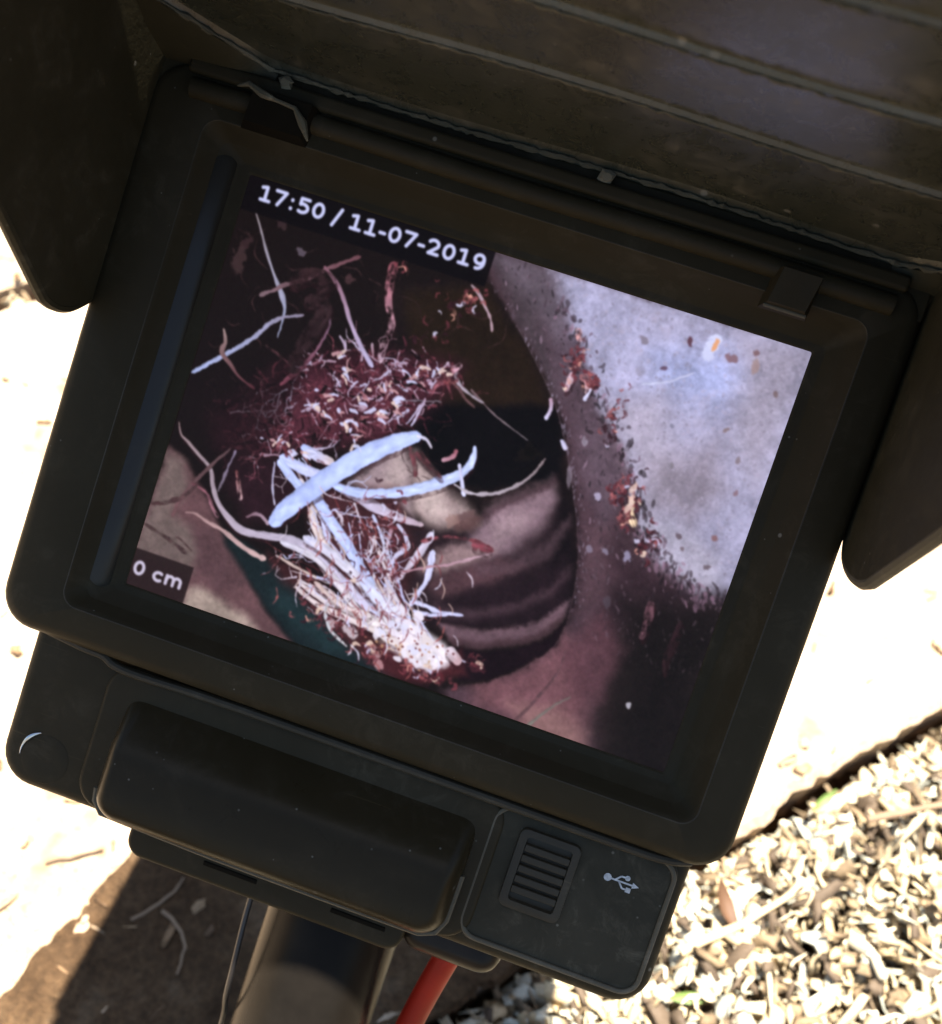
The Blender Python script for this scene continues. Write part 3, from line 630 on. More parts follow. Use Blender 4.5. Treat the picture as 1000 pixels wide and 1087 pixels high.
def rr(x0, x1, y0, y1, r, z, n=7):
    out = []
    for cx, cy, a0 in ((x1 - r, y1 - r, 0), (x0 + r, y1 - r, 90), (x0 + r, y0 + r, 180), (x1 - r, y0 + r, 270)):
        for i in range(n + 1):
            a = rad(a0 + 90 * i / n); out.append((cx + r * math.cos(a), cy + r * math.sin(a), z))
    return out
def rbox(mb, x0, x1, y0, y1, r, z0, z1, bev, back=False):
    L = [rr(x0, x1, y0, y1, r, z0)]
    for k in range(5):
        a = rad(90 * k / 4); i = bev * (1 - math.cos(a))
        L.append(rr(x0 + i, x1 - i, y0 + i, y1 - i, max(r - i, .05), z1 - bev + bev * math.sin(a)))
    mb.loft(L, True, True)
def mesh_obj(name, mb, mat, parent=None, base=Vector((0, 0, 0)), scale=.001, smooth=35):
    me = bpy.data.meshes.new(name)
    me.from_pydata([((x - base.x) * scale, (y - base.y) * scale, (z - base.z) * scale) for x, y, z in mb.v], [], mb.f)
    me.validate(); me.update()
    if smooth is not None:
        me.polygons.foreach_set('use_smooth', [True] * len(me.polygons)); me.set_sharp_from_angle(angle=rad(smooth))
    me.materials.append(M[mat] if isinstance(mat, str) else mat)
    o = bpy.data.objects.new(name, me); COL.objects.link(o)
    if parent: o.parent = parent
    return o
def tag(o, label=None, cat=None, group=None, kind=None):
    for k, v in (('label', label), ('category', cat), ('group', group), ('kind', kind)):
        if v: o[k] = v
    return o
def smooth_path(pts, k=8):
    P = [Vector(p) for p in pts]; out = []
    for i in range(len(P) - 1):
        p0, p1, p2, p3 = P[max(i - 1, 0)], P[i], P[i + 1], P[min(i + 2, len(P) - 1)]
        for s in range(k):
            t = s / k; out.append(.5 * (2 * p1 + (p2 - p0) * t + (2 * p0 - 5 * p1 + 4 * p2 - p3) * t * t + (3 * p1 - p0 - 3 * p2 + p3) * t ** 3))
    return out + [P[-1]]
# ------------------------------------------------------------------
# the setting: soil, concrete path, mulch
# ------------------------------------------------------------------
PDIR = Vector((math.cos(rad(47.2)), math.sin(rad(47.2)), 0)); PN = Vector((PDIR.y, -PDIR.x, 0))   # along / across the path
EDGE_R, EDGE_L = .072, -.438      # across-coordinates of the path's two edges
def soil_mat():
    m, n, l, p = new_mat('soil')
    co = n.new('ShaderNodeTexCoord').outputs['Object']
    a = noise(n, l, 34, 8, .7, co); b = noise(n, l, 260, 5, .7, co)
    c = ramp(n, l, a, [(.3, (.06, .034, .017)), (.55, (.12, .072, .038)), (.75, (.22, .15, .09))])
    c2 = ramp(n, l, b, [(.35, (.5, .5, .5)), (.7, (1.3, 1.25, 1.15))])
    x = n.new('ShaderNodeMix'); x.data_type = 'RGBA'; x.blend_type = 'MULTIPLY'; x.inputs[0].default_value = .8
    l.new(c, x.inputs[6]); l.new(c2, x.inputs[7]); l.new(x.outputs[2], p.inputs['Base Color'])
    p.inputs['Roughness'].default_value = .95; p.inputs['Specular IOR Level'].default_value = .1
    bp = n.new('ShaderNodeBump'); bp.inputs['Distance'].default_value = .006; bp.inputs['Strength'].default_value = .9
    l.new(b, bp.inputs['Height']); l.new(bp.outputs[0], p.inputs['Normal'])
    return m
def concrete_mat():
    m, n, l, p = new_mat('dusty_concrete')
    co = n.new('ShaderNodeTexCoord').outputs['Object']
    a = noise(n, l, 9, 8, .7, co, .5); b = noise(n, l, 240, 6, .75, co); d = noise(n, l, 30, 6, .7, co)
    c = ramp(n, l, a, [(.3, (.38, .265, .165)), (.5, (.47, .345, .225)), (.72, (.54, .43, .30))])
    c = mix(n, l, ramp(n, l, d, [(.56, (0, 0, 0)), (.68, (.8, .8, .8))]), c, (.17, .10, .050))
    c2 = ramp(n, l, b, [(.34, (.42, .40, .38)), (.5, (.95, .95, .95)), (.7, (1.15, 1.15, 1.15))])
    x = n.new('ShaderNodeMix'); x.data_type = 'RGBA'; x.blend_type = 'MULTIPLY'; x.inputs[0].default_value = .8
    l.new(c, x.inputs[6]); l.new(c2, x.inputs[7]); l.new(x.outputs[2], p.inputs['Base Color'])
    p.inputs['Roughness'].default_value = .9; p.inputs['Specular IOR Level'].default_value = .15
    bp = n.new('ShaderNodeBump'); bp.inputs['Distance'].default_value = .002; bp.inputs['Strength'].default_value = .7
    l.new(b, bp.inputs['Height']); l.new(bp.outputs[0], p.inputs['Normal'])
    return m
def chip_mat(name):
    m, n, l, p = new_mat(name)
    at = n.new('ShaderNodeAttribute'); at.attribute_name = 'tint'
    co = n.new('ShaderNodeTexCoord').outputs['Object']
    b = noise(n, l, 500, 4, .6, co)
    x = n.new('ShaderNodeMix'); x.data_type = 'RGBA'; x.blend_type = 'MULTIPLY'; x.inputs[0].default_value = .6
    l.new(at.outputs['Color'], x.inputs[6]); l.new(ramp(n, l, b, [(.3, (.6, .58, .55)), (.7, (1.15, 1.15, 1.15))]), x.inputs[7])
    l.new(x.outputs[2], p.inputs['Base Color']); p.inputs['Roughness'].default_value = .75; p.inputs['Specular IOR Level'].default_value = .25
    return m
M['soil'] = soil_mat(); M['concrete'] = concrete_mat(); M['chips'] = chip_mat('wood_chips')
# soil sheet: fine relief near the monitor, flat out to the horizon
def soil_sheet():
    rng = np.random.default_rng(3); N = 340; S = 1.0
    xs = np.linspace(-S, S, N); hgt = (fbm(rng, N, N, 26, 6) - .5) * .02
    mb = MB()
    X, Y = np.meshgrid(xs, xs)
    edge = np.clip((S - np.maximum(abs(X), abs(Y))) / .2, 0, 1)
    Z = hgt * edge - .004
    across = X * PN.x + (Y + .3) * PN.y
    for e_ in (EDGE_R + .006, EDGE_L - .008): Z -= .034 * np.exp(-((across - e_) / .008) ** 2) * edge
    mb.v = list(zip(X.ravel().tolist(), (Y + .3).ravel().tolist(), Z.ravel().tolist()))
    idx = np.arange(N * N).reshape(N, N)
    mb.f = [tuple(q) for q in np.stack([idx[:-1, :-1], idx[:-1, 1:], idx[1:, 1:], idx[1:, :-1]], -1).reshape(-1, 4).tolist()]
    b = len(mb.v); B_ = 200
    mb.v += [(-S, -S + .3, -.004), (S, -S + .3, -.004), (S, S + .3, -.004), (-S, S + .3, -.004), (-B_, -B_, -.004), (B_, -B_, -.004), (B_, B_, -.004), (-B_, B_, -.004)]
    mb.f += [(b, b + 4, b + 5, b + 1), (b + 1, b + 5, b + 6, b + 2), (b + 2, b + 6, b + 7, b + 3), (b + 3, b + 7, b + 4, b)]
    return tag(mesh_obj('ground', mb, 'soil', scale=1), kind='structure')
soil_sheet()
def strip(name, s0, s1, t0, t1, z, seed, thick=.05):
    # a cast strip with crumbled edges
    rng = np.random.default_rng(seed); n = 1100
    t = np.linspace(t0, t1, n)
    j0 = (fbm(rng, 1, n, 12, 5, .75)[0] - .5) * .022; j1 = (fbm(rng, 1, n, 12, 5, .75)[0] - .5) * .022
    mb = MB(); L = []
    for i in range(n):
        row = []
        for s, zz in ((s0 + j0[i], z - thick), (s0 + j0[i], z - .004), (s0 + j0[i] + .005, z), (s1 + j1[i] - .005, z), (s1 + j1[i], z - .004), (s1 + j1[i], z - thick)):
            q = PN * s + PDIR * t[i]; row.append((q.x, q.y, zz))
        L.append(row)
    mb.loft(L, close=False)
    return tag(mesh_obj(name, mb, 'concrete', scale=1, smooth=30), kind='structure')
strip('path', EDGE_L, EDGE_R, -2.5, 4.5, .022, 5)
strip('pavement', EDGE_L - 1.4, EDGE_L - .016, -2.5, 4.5, .020, 9)
PAL_CHIP = np.array([(.56, .45, .28), (.50, .38, .22), (.62, .53, .37), (.40, .30, .17), (.20, .14, .08), (.10, .07, .045), (.46, .45, .36), (.60, .56, .42)])
W_CHIP = np.array([5, 4, 4, 3.5, 4.2, 4.4, 2.5, 3.]); W_CHIP /= W_CHIP.sum()
def chips(name, label, pts, z, size, seed, cat, flat=.25, pal=None):
    rng = np.random.default_rng(seed); n = len(pts)
    ln = size * rng.lognormal(0, .55, n) + .003; wd_ = ln * rng.choice([.07, .11, .16, .28, .5, .7], n) * rng.uniform(.8, 1.2, n); th = wd_ * rng.uniform(.12, .4, n)
    ln = np.minimum(ln, .028); wd_ = np.clip(wd_, .0010, .006); th = np.clip(th, .0006, .003)
    yaw = rng.uniform(0, 2 * np.pi, n); pit = rng.normal(0, flat, n); rol = rng.normal(0, .5, n)
    bend = rng.normal(0, .12, n) * ln
    # four sections of a tapering, bent sliver
    tt = np.array([-.5, .1, .5]); tw = np.array([.85, 1, .6])
    V = np.zeros((n, 12, 3))
    for k in range(3):
        for c, (a, b) in enumerate(((-.5, -.5), (.5, -.5), (.5, .5), (-.5, .5))):
            V[:, k * 4 + c, 0] = tt[k] * ln; V[:, k * 4 + c, 1] = a * wd_ * tw[k] + bend * (1 - 4 * tt[k] ** 2); V[:, k * 4 + c, 2] = b * th * tw[k]
    V[..., 0] += rng.normal(0, .10, V.shape[:2]) * ln[:, None]; V[..., 1] += rng.normal(0, .22, V.shape[:2]) * wd_[:, None]; V[..., 2] += rng.normal(0, .25, V.shape[:2]) * th[:, None]
    def rot(V, ax, an):
        c, s = np.cos(an)[:, None], np.sin(an)[:, None]; i, j = [(1, 2), (0, 2), (0, 1)][ax]
        A, B_ = V[..., i].copy(), V[..., j].copy(); V[..., i] = A * c - B_ * s; V[..., j] = A * s + B_ * c
    rot(V, 0, rol); rot(V, 1, pit); rot(V, 2, yaw)
    V[..., 0] += pts[:, 0, None]; V[..., 1] += pts[:, 1, None]; V[..., 2] += z[:, None] if hasattr(z, '__len__') else z
    F = []
    for k in range(2):
        for c in range(4): F.append((k * 4 + c, k * 4 + (c + 1) % 4, k * 4 + 4 + (c + 1) % 4, k * 4 + 4 + c))
    F += [(3, 2, 1, 0), (8, 9, 10, 11)]
    F = np.array(F); faces = (F[None] + (np.arange(n) * 12)[:, None, None]).reshape(-1, 4)
    me = bpy.data.meshes.new(name)
    me.vertices.add(n * 12); me.vertices.foreach_set('co', V.ravel())
    me.loops.add(faces.size); me.loops.foreach_set('vertex_index', faces.ravel())
    me.polygons.add(len(faces)); me.polygons.foreach_set('loop_start', np.arange(0, faces.size, 4)); me.polygons.foreach_set('loop_total', np.full(len(faces), 4))
    me.update(); me.validate()
    col = (PAL_CHIP[rng.choice(len(PAL_CHIP), n, p=W_CHIP)] if pal is None else np.array(pal)[rng.integers(0, len(pal), n)]) * rng.uniform(.75, 1.2, (n, 1))
    ca = me.color_attributes.new('tint', 'FLOAT_COLOR', 'POINT')
    ca.data.foreach_set('color', np.concatenate([np.repeat(col, 12, 0), np.ones((n * 12, 1))], 1).ravel())
    me.materials.append(M['chips'])
    o = bpy.data.objects.new(name, me); COL.objects.link(o)
    return tag(o, label, cat, kind='stuff')
def scatter(n, s0, s1, t0, t1, seed):
    rng = np.random.default_rng(seed)
    s = rng.uniform(s0, s1, n); t = rng.uniform(t0, t1, n)
    return np.stack([PN.x * s + PDIR.x * t, PN.y * s + PDIR.y * t], 1), s
pts, s = scatter(64000, EDGE_R + .011, EDGE_R + .46, -.42, .66, 21)
rng = np.random.default_rng(5)
lift = np.clip((s - EDGE_R - .011) / .035, 0, 1)
chips('mulch', 'pale straw and wood chip mulch in the sun beside the path', pts, .002 + lift * rng.uniform(0, .036, len(s)), 0.0075, 22, 'mulch', .45)
pts, s = scatter(2600, EDGE_L - .5, EDGE_R - .004, -.9, 1.4, 31)
chips('straw_litter', 'sparse straw and chip litter strewn over the pale path', pts, .0238, .0038, 32, 'litter', .15, [(.34, .22, .12), (.27, .165, .085), (.40, .28, .17), (.22, .13, .065), (.36, .25, .15), (.14, .08, .04)])
pts, s = scatter(420, EDGE_L - .016, EDGE_L + .002, -.6, 1.0, 41)
chips('joint_crumbs', 'brown crumbs filling the joint along the path', pts, .012, .010, 42, 'litter', .4)

# brown soil on the path, also laid to darken the monitor's ground shadow
def shadow_soil():
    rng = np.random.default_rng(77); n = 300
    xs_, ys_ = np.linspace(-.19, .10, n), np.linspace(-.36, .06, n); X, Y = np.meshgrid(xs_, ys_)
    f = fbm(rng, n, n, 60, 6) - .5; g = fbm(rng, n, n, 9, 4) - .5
    left = -.128 + (-.115 - Y) * -.16  # left border shaped to follow the shadow's edge
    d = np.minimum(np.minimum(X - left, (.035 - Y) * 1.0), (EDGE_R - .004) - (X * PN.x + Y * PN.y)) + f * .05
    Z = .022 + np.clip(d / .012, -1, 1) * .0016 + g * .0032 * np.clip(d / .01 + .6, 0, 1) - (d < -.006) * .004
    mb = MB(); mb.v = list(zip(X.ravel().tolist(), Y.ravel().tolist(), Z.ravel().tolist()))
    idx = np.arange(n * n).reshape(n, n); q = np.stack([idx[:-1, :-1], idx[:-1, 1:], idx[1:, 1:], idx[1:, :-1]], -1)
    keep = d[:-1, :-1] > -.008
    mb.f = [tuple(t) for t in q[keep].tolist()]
    tag(mesh_obj('shadow_soil_layer', mb, 'soil', scale=1, smooth=60), 'brown soil on the path that also deepens the shadow beneath the monitor', 'soil', kind='stuff')
shadow_soil()
# ------------------------------------------------------------------
# the inspection monitor (all numbers in millimetres in the monitor's own axes)
# ------------------------------------------------------------------
BASE = Vector((4, -122, -26))
mon = bpy.data.objects.new('inspection_monitor', None); COL.objects.link(mon)
mon.location = world(*BASE); mon.rotation_euler = (rad(90 - TILT), 0, 0); mon.empty_display_size = .05
tag(mon, 'black hooded pipe inspection monitor showing white roots in a pipe', 'monitor')
def part(name, mb, mat, parent=None, smooth=35): return mesh_obj(name, mb, mat, parent or mon, BASE, .001, smooth)

# screen: a flat panel, one vertex per display dot
def screen():
    img = draw_picture() / 255.0
    lin = np.where(img <= .04045, img / 12.92, ((img + .055) / 1.055) ** 2.4) / 2 ** EXPOSURE
    X, Y = np.meshgrid(np.linspace(-76.2, 76.2, PW), np.linspace(57.2, -57.2, PH))
    co = np.stack([X, Y, np.zeros_like(X)], -1).reshape(-1, 3)
    co = (co - np.array(BASE)) * .001
    idx = np.arange(PW * PH).reshape(PH, PW)
    q = np.stack([idx[:-1, :-1], idx[1:, :-1], idx[1:, 1:], idx[:-1, 1:]], -1).reshape(-1, 4)
    me = bpy.data.meshes.new('screen')
    me.vertices.add(len(co)); me.vertices.foreach_set('co', co.ravel())
    me.loops.add(q.size); me.loops.foreach_set('vertex_index', q.ravel())
    me.polygons.add(len(q)); me.polygons.foreach_set('loop_start', np.arange(0, q.size, 4)); me.polygons.foreach_set('loop_total', np.full(len(q), 4))
    me.update()
    ca = me.color_attributes.new('display', 'FLOAT_COLOR', 'POINT')
    ca.data.foreach_set('color', np.concatenate([lin.reshape(-1, 3), np.ones((len(co), 1))], 1).ravel())
    m, n, l, p = new_mat('lcd_display')
    at = n.new('ShaderNodeAttribute'); at.attribute_name = 'display'
    p.inputs['Base Color'].default_value = (.004, .004, .004, 1); p.inputs['Roughness'].default_value = .35; p.inputs['Specular IOR Level'].default_value = .06
    l.new(at.outputs['Color'], p.inputs['Emission Color']); p.inputs['Emission Strength'].default_value = 1.0
    m.cycles.emission_sampling = 'NONE'
    me.materials.append(m)
    o = bpy.data.objects.new('screen', me); COL.objects.link(o); o.parent = mon
    o['label'] = 'lit screen showing pale roots in a pipe, time and 0 cm captions'
screen()

# bezel: outer rim, step and slope round the screen
mb = MB()
mb.loft([rr(-105.6, 97.5, -76.2, 79, 10, -24), rr(-106, 97.9, -76.4, 79, 10, 2.5), rr(-105.4, 97.3, -75.8, 78.5, 9.6, 5.6), rr(-104, 95.9, -74.4, 77.5, 8.6, 7.4),
         rr(-102, 93.9, -72.5, 76, 7.2, 8.1), rr(-88.6, 86.2, -66.0, 66.6, 4.5, 8.6), rr(-88.0, 85.6, -65.4, 66.0, 4.2, 8.2), rr(-87.4, 85.0, -64.8, 65.4, 4, 7.0), rr(-84.4, 82.2, -62.8, 62.6, 3, 4.0)], True)
part('bezel', mb, 'bezel')
mb = MB(); mb.loft([rr(-84.45, 82.25, -62.85, 62.65, 3, 4.0), rr(-79.4, 79.0, -59.6, 59.4, 1.5, 1.1), rr(-78.6, 78.4, -59.1, 58.9, 1.2, .9)])
part('inner_bevel', mb, 'bezel', smooth=20)
def strip_row(y):
    out = []
    for k in range(9):
        a = rad(-8 + 92 * k / 8); out.append((-85.2 + 5.9 * math.sin(a), y, -.2 + 4.3 * math.cos(a) - max(0, abs(y) - 58) * .5))
    return out
mb = MB(); mb.loft([strip_row(y) for y in (-62, -60.5, -58, -30, 0, 30, 58, 60.5, 62)], close=False)
part('bevel_strip', mb, 'bevel', smooth=60)
loop = rr(-88.4, 86.0, -65.8, 66.4, 4.4, 8.45, 8); mb = MB(); mb.tube(loop + loop[:2], .22, 6, False); part('rim_edge', mb, 'rim')
mb = MB(); mb.loft([rr(-78.6, 78.4, -59.1, 58.9, 1.2, .895), rr(-76.4, 76.4, -57.4, 57.4, .6, .6), rr(-75.9, 75.9, -56.9, 56.9, .5, .25)])
part('screen_mask', mb, 'case', smooth=20)
# back shell of the monitor
mb = MB(); mb.loft([rr(-84, 78, -58, 62, 16, -52), rr(-96, 90, -68, 73, 14, -46), rr(-101, 95, -72, 77, 11, -24.5)], True); part('back_shell', mb, 'case')

# rounded ledge and hinge bar above the screen
mb = MB(); mb.tube([(-94 + k * 18.3, 72.2 + .25 * math.sin(k), 8.2) for k in range(11)], 2.7, 14); part('hinge_bar', mb, 'case')
mb = MB(); mb.box(-96, 91, 75.6, 79.6, 2, 10.5, 1.2); part('hinge_rail', mb, 'bezel')
mb = MB(); mb.box(-105.4, 97.2, 70.5, 82.5, -24, 6.8, .6); part('hinge_housing', mb, 'case')
for (x0, x1, y0, y1) in ((58.5, 70.5, 62.2, 72.2), (-79, -61, 66.0, 75.5)):
    mb = MB()
    mb.add([(x0, y0, 8), (x1, y0, 8), (x1 + 1, y1, 8), (x0 + 1, y1, 8), (x0 + 1.5, y0 + 1.5, 12), (x1 - 1.2, y0 + 1.5, 12), (x1, y1, 13.5), (x0 + 2.5, y1, 13.5)],
           [(4, 5, 6, 7), (0, 1, 5, 4), (1, 2, 6, 5), (2, 3, 7, 6), (3, 0, 4, 7)])
    c = part('hinge_clip', mb, 'case' if x0 > 0 else 'dark_hole', smooth=None)
    if x0 > 0:
        e = MB(); e.tube([(x0 + 1, y0 + .7, 10.3), (x1 - .5, y0 + .7, 10.3)], .55, 8); part('clip_lip', e, 'bead', c)
    else:
        R = random.Random(4); e = MB()
        P = [(x0 - 2, y1 - .5, 12.5), (x0 + 1, y1 + .5, 13.5), (x0 + 5, y1 - 1.0, 13.8), (x0 + 9, y1 - 1.5, 13.8), (x1 - 4, y1 - 2, 13.8), (x1 - 1, y1 - 5, 13.5), (x1 + 1.2, y0 + 1, 12.8)]
        e.tube(P, [.3, .7, 1.1, .5, .6, 1.2, .25], 7); part('torn_edge', e, 'dust_edge', c)

# sun hood: folded roof panel and two side flaps
FL = .03
def xl(z): return -104 - FL * (z - 8)
def xr(z): return 98 + FL * (z - 8)
PROFILE = [(-12, 81.0), (7.5, 82.0), (8, 82.6), (10, 84.2), (30, 86.4), (47.4, 88.0), (48, 87.2), (48.9, 87.3), (49.6, 88.3), (62, 89.8), (75.4, 91.0), (76, 90.2), (76.9, 90.3), (77.6, 91.3), (104.4, 94.0), (105, 93.2), (105.9, 93.3), (106.6, 94.2), (126, 96), (131, 96.8), (155, 99), (192, 102)]
def lip_shift(x): return max(0.0, -76 - x) * .95 + max(0.0, x - 88) * .5
mb = MB(); NX = 60
def row(z, y, off):
    out = []
    for i in range(NX + 1):
        t = i / NX; x = xl(z) + (xr(z) - xl(z)) * t
        k = max(0.0, 1 - abs(z - 7.5) / 44.0)
        zz = z + lip_shift(x) * k
        sag = .5 * math.sin(x * .045 + z * .03)
        out.append((x, y + off + sag + (zz - z) * .095, zz))
    return out
inner = [row(z, y, 0) for z, y in PROFILE]; outer = [row(z, y, 3.2) for z, y in reversed(PROFILE)]
mb.loft(inner + outer + [inner[0]], close=False)
hood = part('hood_roof', mb, 'hood', smooth=25)
R = random.Random(8)
for zi, yi, r0 in ((8.6, 82.2, .7), (48.5, 87.0, .42), (76.5, 90.0, .42), (105.5, 93.0, .42)):
    mb = MB(); P = []; rs = []
    for i in range(141):
        t = i / 140; x = xl(zi) + 1 + (xr(zi) - xl(zi) - 2) * t; k = max(0.0, 1 - abs(zi - 7.5) / 44.0); sh = lip_shift(x) * k
        P.append((x, yi + .5 * math.sin(x * .045 + zi * .03) + sh * .095 + R.gauss(0, .10), zi + sh + R.gauss(0, .16))); rs.append(max(.12, r0 * R.uniform(.3, 1.3)))
    mb.tube(P, rs, 7); part('hood_fold', mb, 'dust_edge', hood)
# folded web that closes each upper corner between roof, flap and bezel
for sgn in (-1, 1):
    mb = MB(); rows = []
    for i in range(13):
        t = i / 12; x = (-74 - 30 * t) if sgn < 0 else (86 + 12 * t); sh = lip_shift(x)
        rows.append([(x, 77.5, 6.5), (x, 79.4 + sh * .03, 8 + sh * .45), (x - .4 * sgn, 81.6 + .5 * math.sin(x * .045 + .25) + sh * .095, 8.3 + sh)])
    mb.loft(rows, close=False); part('corner_web', mb, 'flap')
def flap(sgn):
    X = xl if sgn < 0 else xr
    base = [(-12, 81), (-12, 30), (3, 16)] + ([(9, 12.2), (15, 9.6), (21, 8.8), (27, 9.6), (32, 12.0)] if sgn < 0 else [(8, 10.5), (16, 7.8), (24, 6.8), (30, 7.4), (35, 9.4)]) + \
           [(58, 27.4) if sgn < 0 else (64, 23.0), (90, 52), (130, 76), (150, 92), (152, 98), (90, 92.6), (50, 87.2)]
    tip = [Vector((z, y, 0)) for z, y in base[2:9]]
    base = base[:2] + [(q.x, q.y) for q in smooth_path(tip, 4)] + base[9:]; ne = len(base) - 6
    mb = MB(); n = len(base); th = 3.0
    inn = [(X(z) , y, z) for z, y in base]; out = [(X(z) + sgn * th, y, z) for z, y in base]
    mid_i = [(X(z) + sgn * .5, y - .0, z) for z, y in base]
    b = len(mb.v)
    mb.loft([inn, out], True, True)
    o = part('side_flap', mb, 'flap', smooth=30)
    e = MB(); e.tube([(X(z) + sgn * 1.5, y, z) for z, y in base[2:ne + 2]], 1.62, 9); part('flap_edge', e, 'bead' if sgn > 0 else 'flap', o)  # right edge is paler: bounced light put into its colour
flap(-1); flap(1)

# lower housing
mb = MB(); rbox(mb, -97.5, 91.5, -121.5, -66, 10, -34, -2, 3.5); low = part('lower_housing', mb, 'case')
mb = MB(); P = [(-95, -76.5, -1), (-82, -77.6, 0), (-76, -77.8, .2), (-72, -79.4, .2), (-64, -79.8, .2), (-40, -78.6, 1.6), (10, -78.4, 1.8), (60, -78.4, 1.8), (82, -78.2, 1.6), (90, -76.4, 1.0)]
mb.tube(smooth_path(P, 4), 1.3, 10); part('seam_lip', mb, 'rim', low)
mb = MB(); mb.loft([[(-84.2 + r * math.cos(a), -112 + r * math.sin(a), z) for a in [2 * math.pi * k / 32 for k in range(32)]] for r, z in ((7.0, -2.3), (6.8, -1.95), (6.4, -1.85), (3.5, -1.9), (1, -1.92))], False, True)
part('button', mb, 'case', low)
mb = MB(); mb.tube([(-84.6 + 7.0 * math.cos(rad(a)), -111.6 + 7.0 * math.sin(rad(a)), -1.75) for a in range(112, 196, 7)], [.1, .25, .4, .55, .6, .6, .5, .4, .3, .25, .15, .1], 8); part('button_glint', mb, 'glint', low)  # tapered metal arc standing in for the highlight on the button's edge
# raised bay left of the block, with its own wall
mb = MB(); rbox(mb, -73, 41.5, -119.5, -78, 8, -4, .2, 1.4); part('bay', mb, 'case', low)
# protruding block, a height field with a sloping upper face
def block():
    x0, x1, y0, y1, r = -66, 35.5, -119.5, -76, 8.5
    nx, ny = 180, 84; Z = np.zeros((ny, nx)); V = []
    xs = np.linspace(x0, x1, nx); ys = np.linspace(y0, y1, ny)
    for j, y in enumerate(ys):
        h = max(-2.5, 11.5 - 1.05 * 1.6 * math.log1p(math.exp(min(40, (y + 97) / 1.6))) - .012 * (y + 105) ** 2 * (y < -105))
        for i, x in enumerate(xs):
            dx = max(x0 + r - x, x - (x1 - r), 0); dy = max(y0 + r - y, 0)
            if dx > 0 and dy > 0: d = r - math.hypot(dx, dy)
            else: d = min(r - dx, r - dy) if (dx > 0 or dy > 0) else r
            d = max(d, 0); e = min(d / 5.5, 1); e = math.sqrt(max(0, 1 - (1 - e) ** 2))
            V.append((x, y, -3 + (h + 3) * e))
    mb = MB(); mb.v = V
    mb.f = [(j * nx + i, j * nx + i + 1, (j + 1) * nx + i + 1, (j + 1) * nx + i) for j in range(ny - 1) for i in range(nx - 1)]
    return part('handle_block', mb, 'block', smooth=20)
block()
mb = MB(); mb.tube([(-66, -112, 3), (-65.5, -115.5, 3), (-63, -118.2, 3.2), (-30, -118.9, 3.4), (0, -118.9, 3.4), (29, -118.7, 3.4), (33, -117.0, 3.4), (34.8, -113, 3.4), (35, -100, 3.4)], .9, 8); part('block_rim', mb, 'bead')
# mounting plate under the block
mb = MB(); rbox(mb, -57, 25.5, -132, -108, 5, -16, -7, 1.6); pl = part('mount_plate', mb, 'case')
for x in (-34, 4):
    mb = MB(); mb.box(x, x + 16, -127, -125.6, -7.4, -6.7, .3); part('plate_slot', mb, 'dark_hole', pl)
mb = MB(); rbox(mb, 24, 53, -131.5, -112, 6, -30, -9, 5); part('foot_pad', mb, 'shiny')
# port cover with grille and trident mark
mb = MB(); rbox(mb, 37.6, 88.6, -117.6, -78.2, 5, -5, -.6, .8); cov = part('port_cover', mb, 'cover')
loop = rr(38.6, 87.8, -116.6, -79.2, 5, -.35, 8); mb = MB(); mb.tube(loop + loop[:2], .65, 8, False); part('cover_bead', mb, 'bead', cov)
mb = MB(); mb.loft([rr(45.9, 62.9, -105.2, -83.0, 2, -.7), rr(46.1, 62.7, -105, -83.2, 2, .7), rr(46.6, 62.2, -104.5, -83.7, 1.7, .9), rr(48.2, 60.8, -102.8, -85.0, 1, .9), rr(48.4, 60.6, -102.6, -85.2, .9, -.5)], False, True); part('grille', mb, 'rim', cov)
for k in range(7):
    y = -85.2 - 17.4 * k / 6
    if 0 < k < 6: mb = MB(); mb.box(48.3, 60.7, y - .95, y + .95, -.5, .8, .3); part('grille_rib', mb, 'rim', cov)
def trident():
    mb = MB(); cx, cy, z = 70.8, -88.4, -.40
    def disc(x, y, r, n=14): mb.add([(cx + x + r * math.cos(2 * math.pi * k / n), cy + y + r * math.sin(2 * math.pi * k / n), z) for k in range(n)], [tuple(range(n))])
    def line(pts, w=.55):
        for (ax, ay), (bx, by) in zip(pts[:-1], pts[1:]):
            d = Vector((bx - ax, by - ay)).normalized() * w * .5; nx, ny = -d.y, d.x
            mb.add([(cx + ax + nx, cy + ay + ny, z + .004 * len(mb.f) % .02), (cx + ax - nx, cy + ay - ny, z + .004 * len(mb.f) % .02), (cx + bx - nx, cy + by - ny, z + .004 * len(mb.f) % .02), (cx + bx + nx, cy + by + ny, z + .004 * len(mb.f) % .02)], [(0, 1, 2, 3)])
    disc(0, 0, 1.25); line([(1, 0), (8.2, 0)]); mb.add([(cx + 8, cy + 1.0, z), (cx + 8, cy - 1.0, z), (cx + 10.2, cy, z)], [(0, 1, 2)])
    line([(2.4, 0), (4.0, 1.7), (5.4, 1.7)]); disc(6.0, 1.7, .85)
    line([(3.6, 0), (5.2, -1.9), (6.6, -1.9)]); mb.add([(cx + 6.4, cy - 1.1, z), (cx + 6.4, cy - 2.7, z), (cx + 8, cy - 2.7, z), (cx + 8, cy - 1.1, z)], [(0, 1, 2, 3)])
    mb.v = [(75.6 + (a - 75.9) * .84, -88.4 + (b + 88.4) * .84, c) for a, b, c in mb.v]
    o = part('port_symbol', mb, 'print', cov, smooth=None); o['label'] = 'pale grey trident port symbol'
trident()

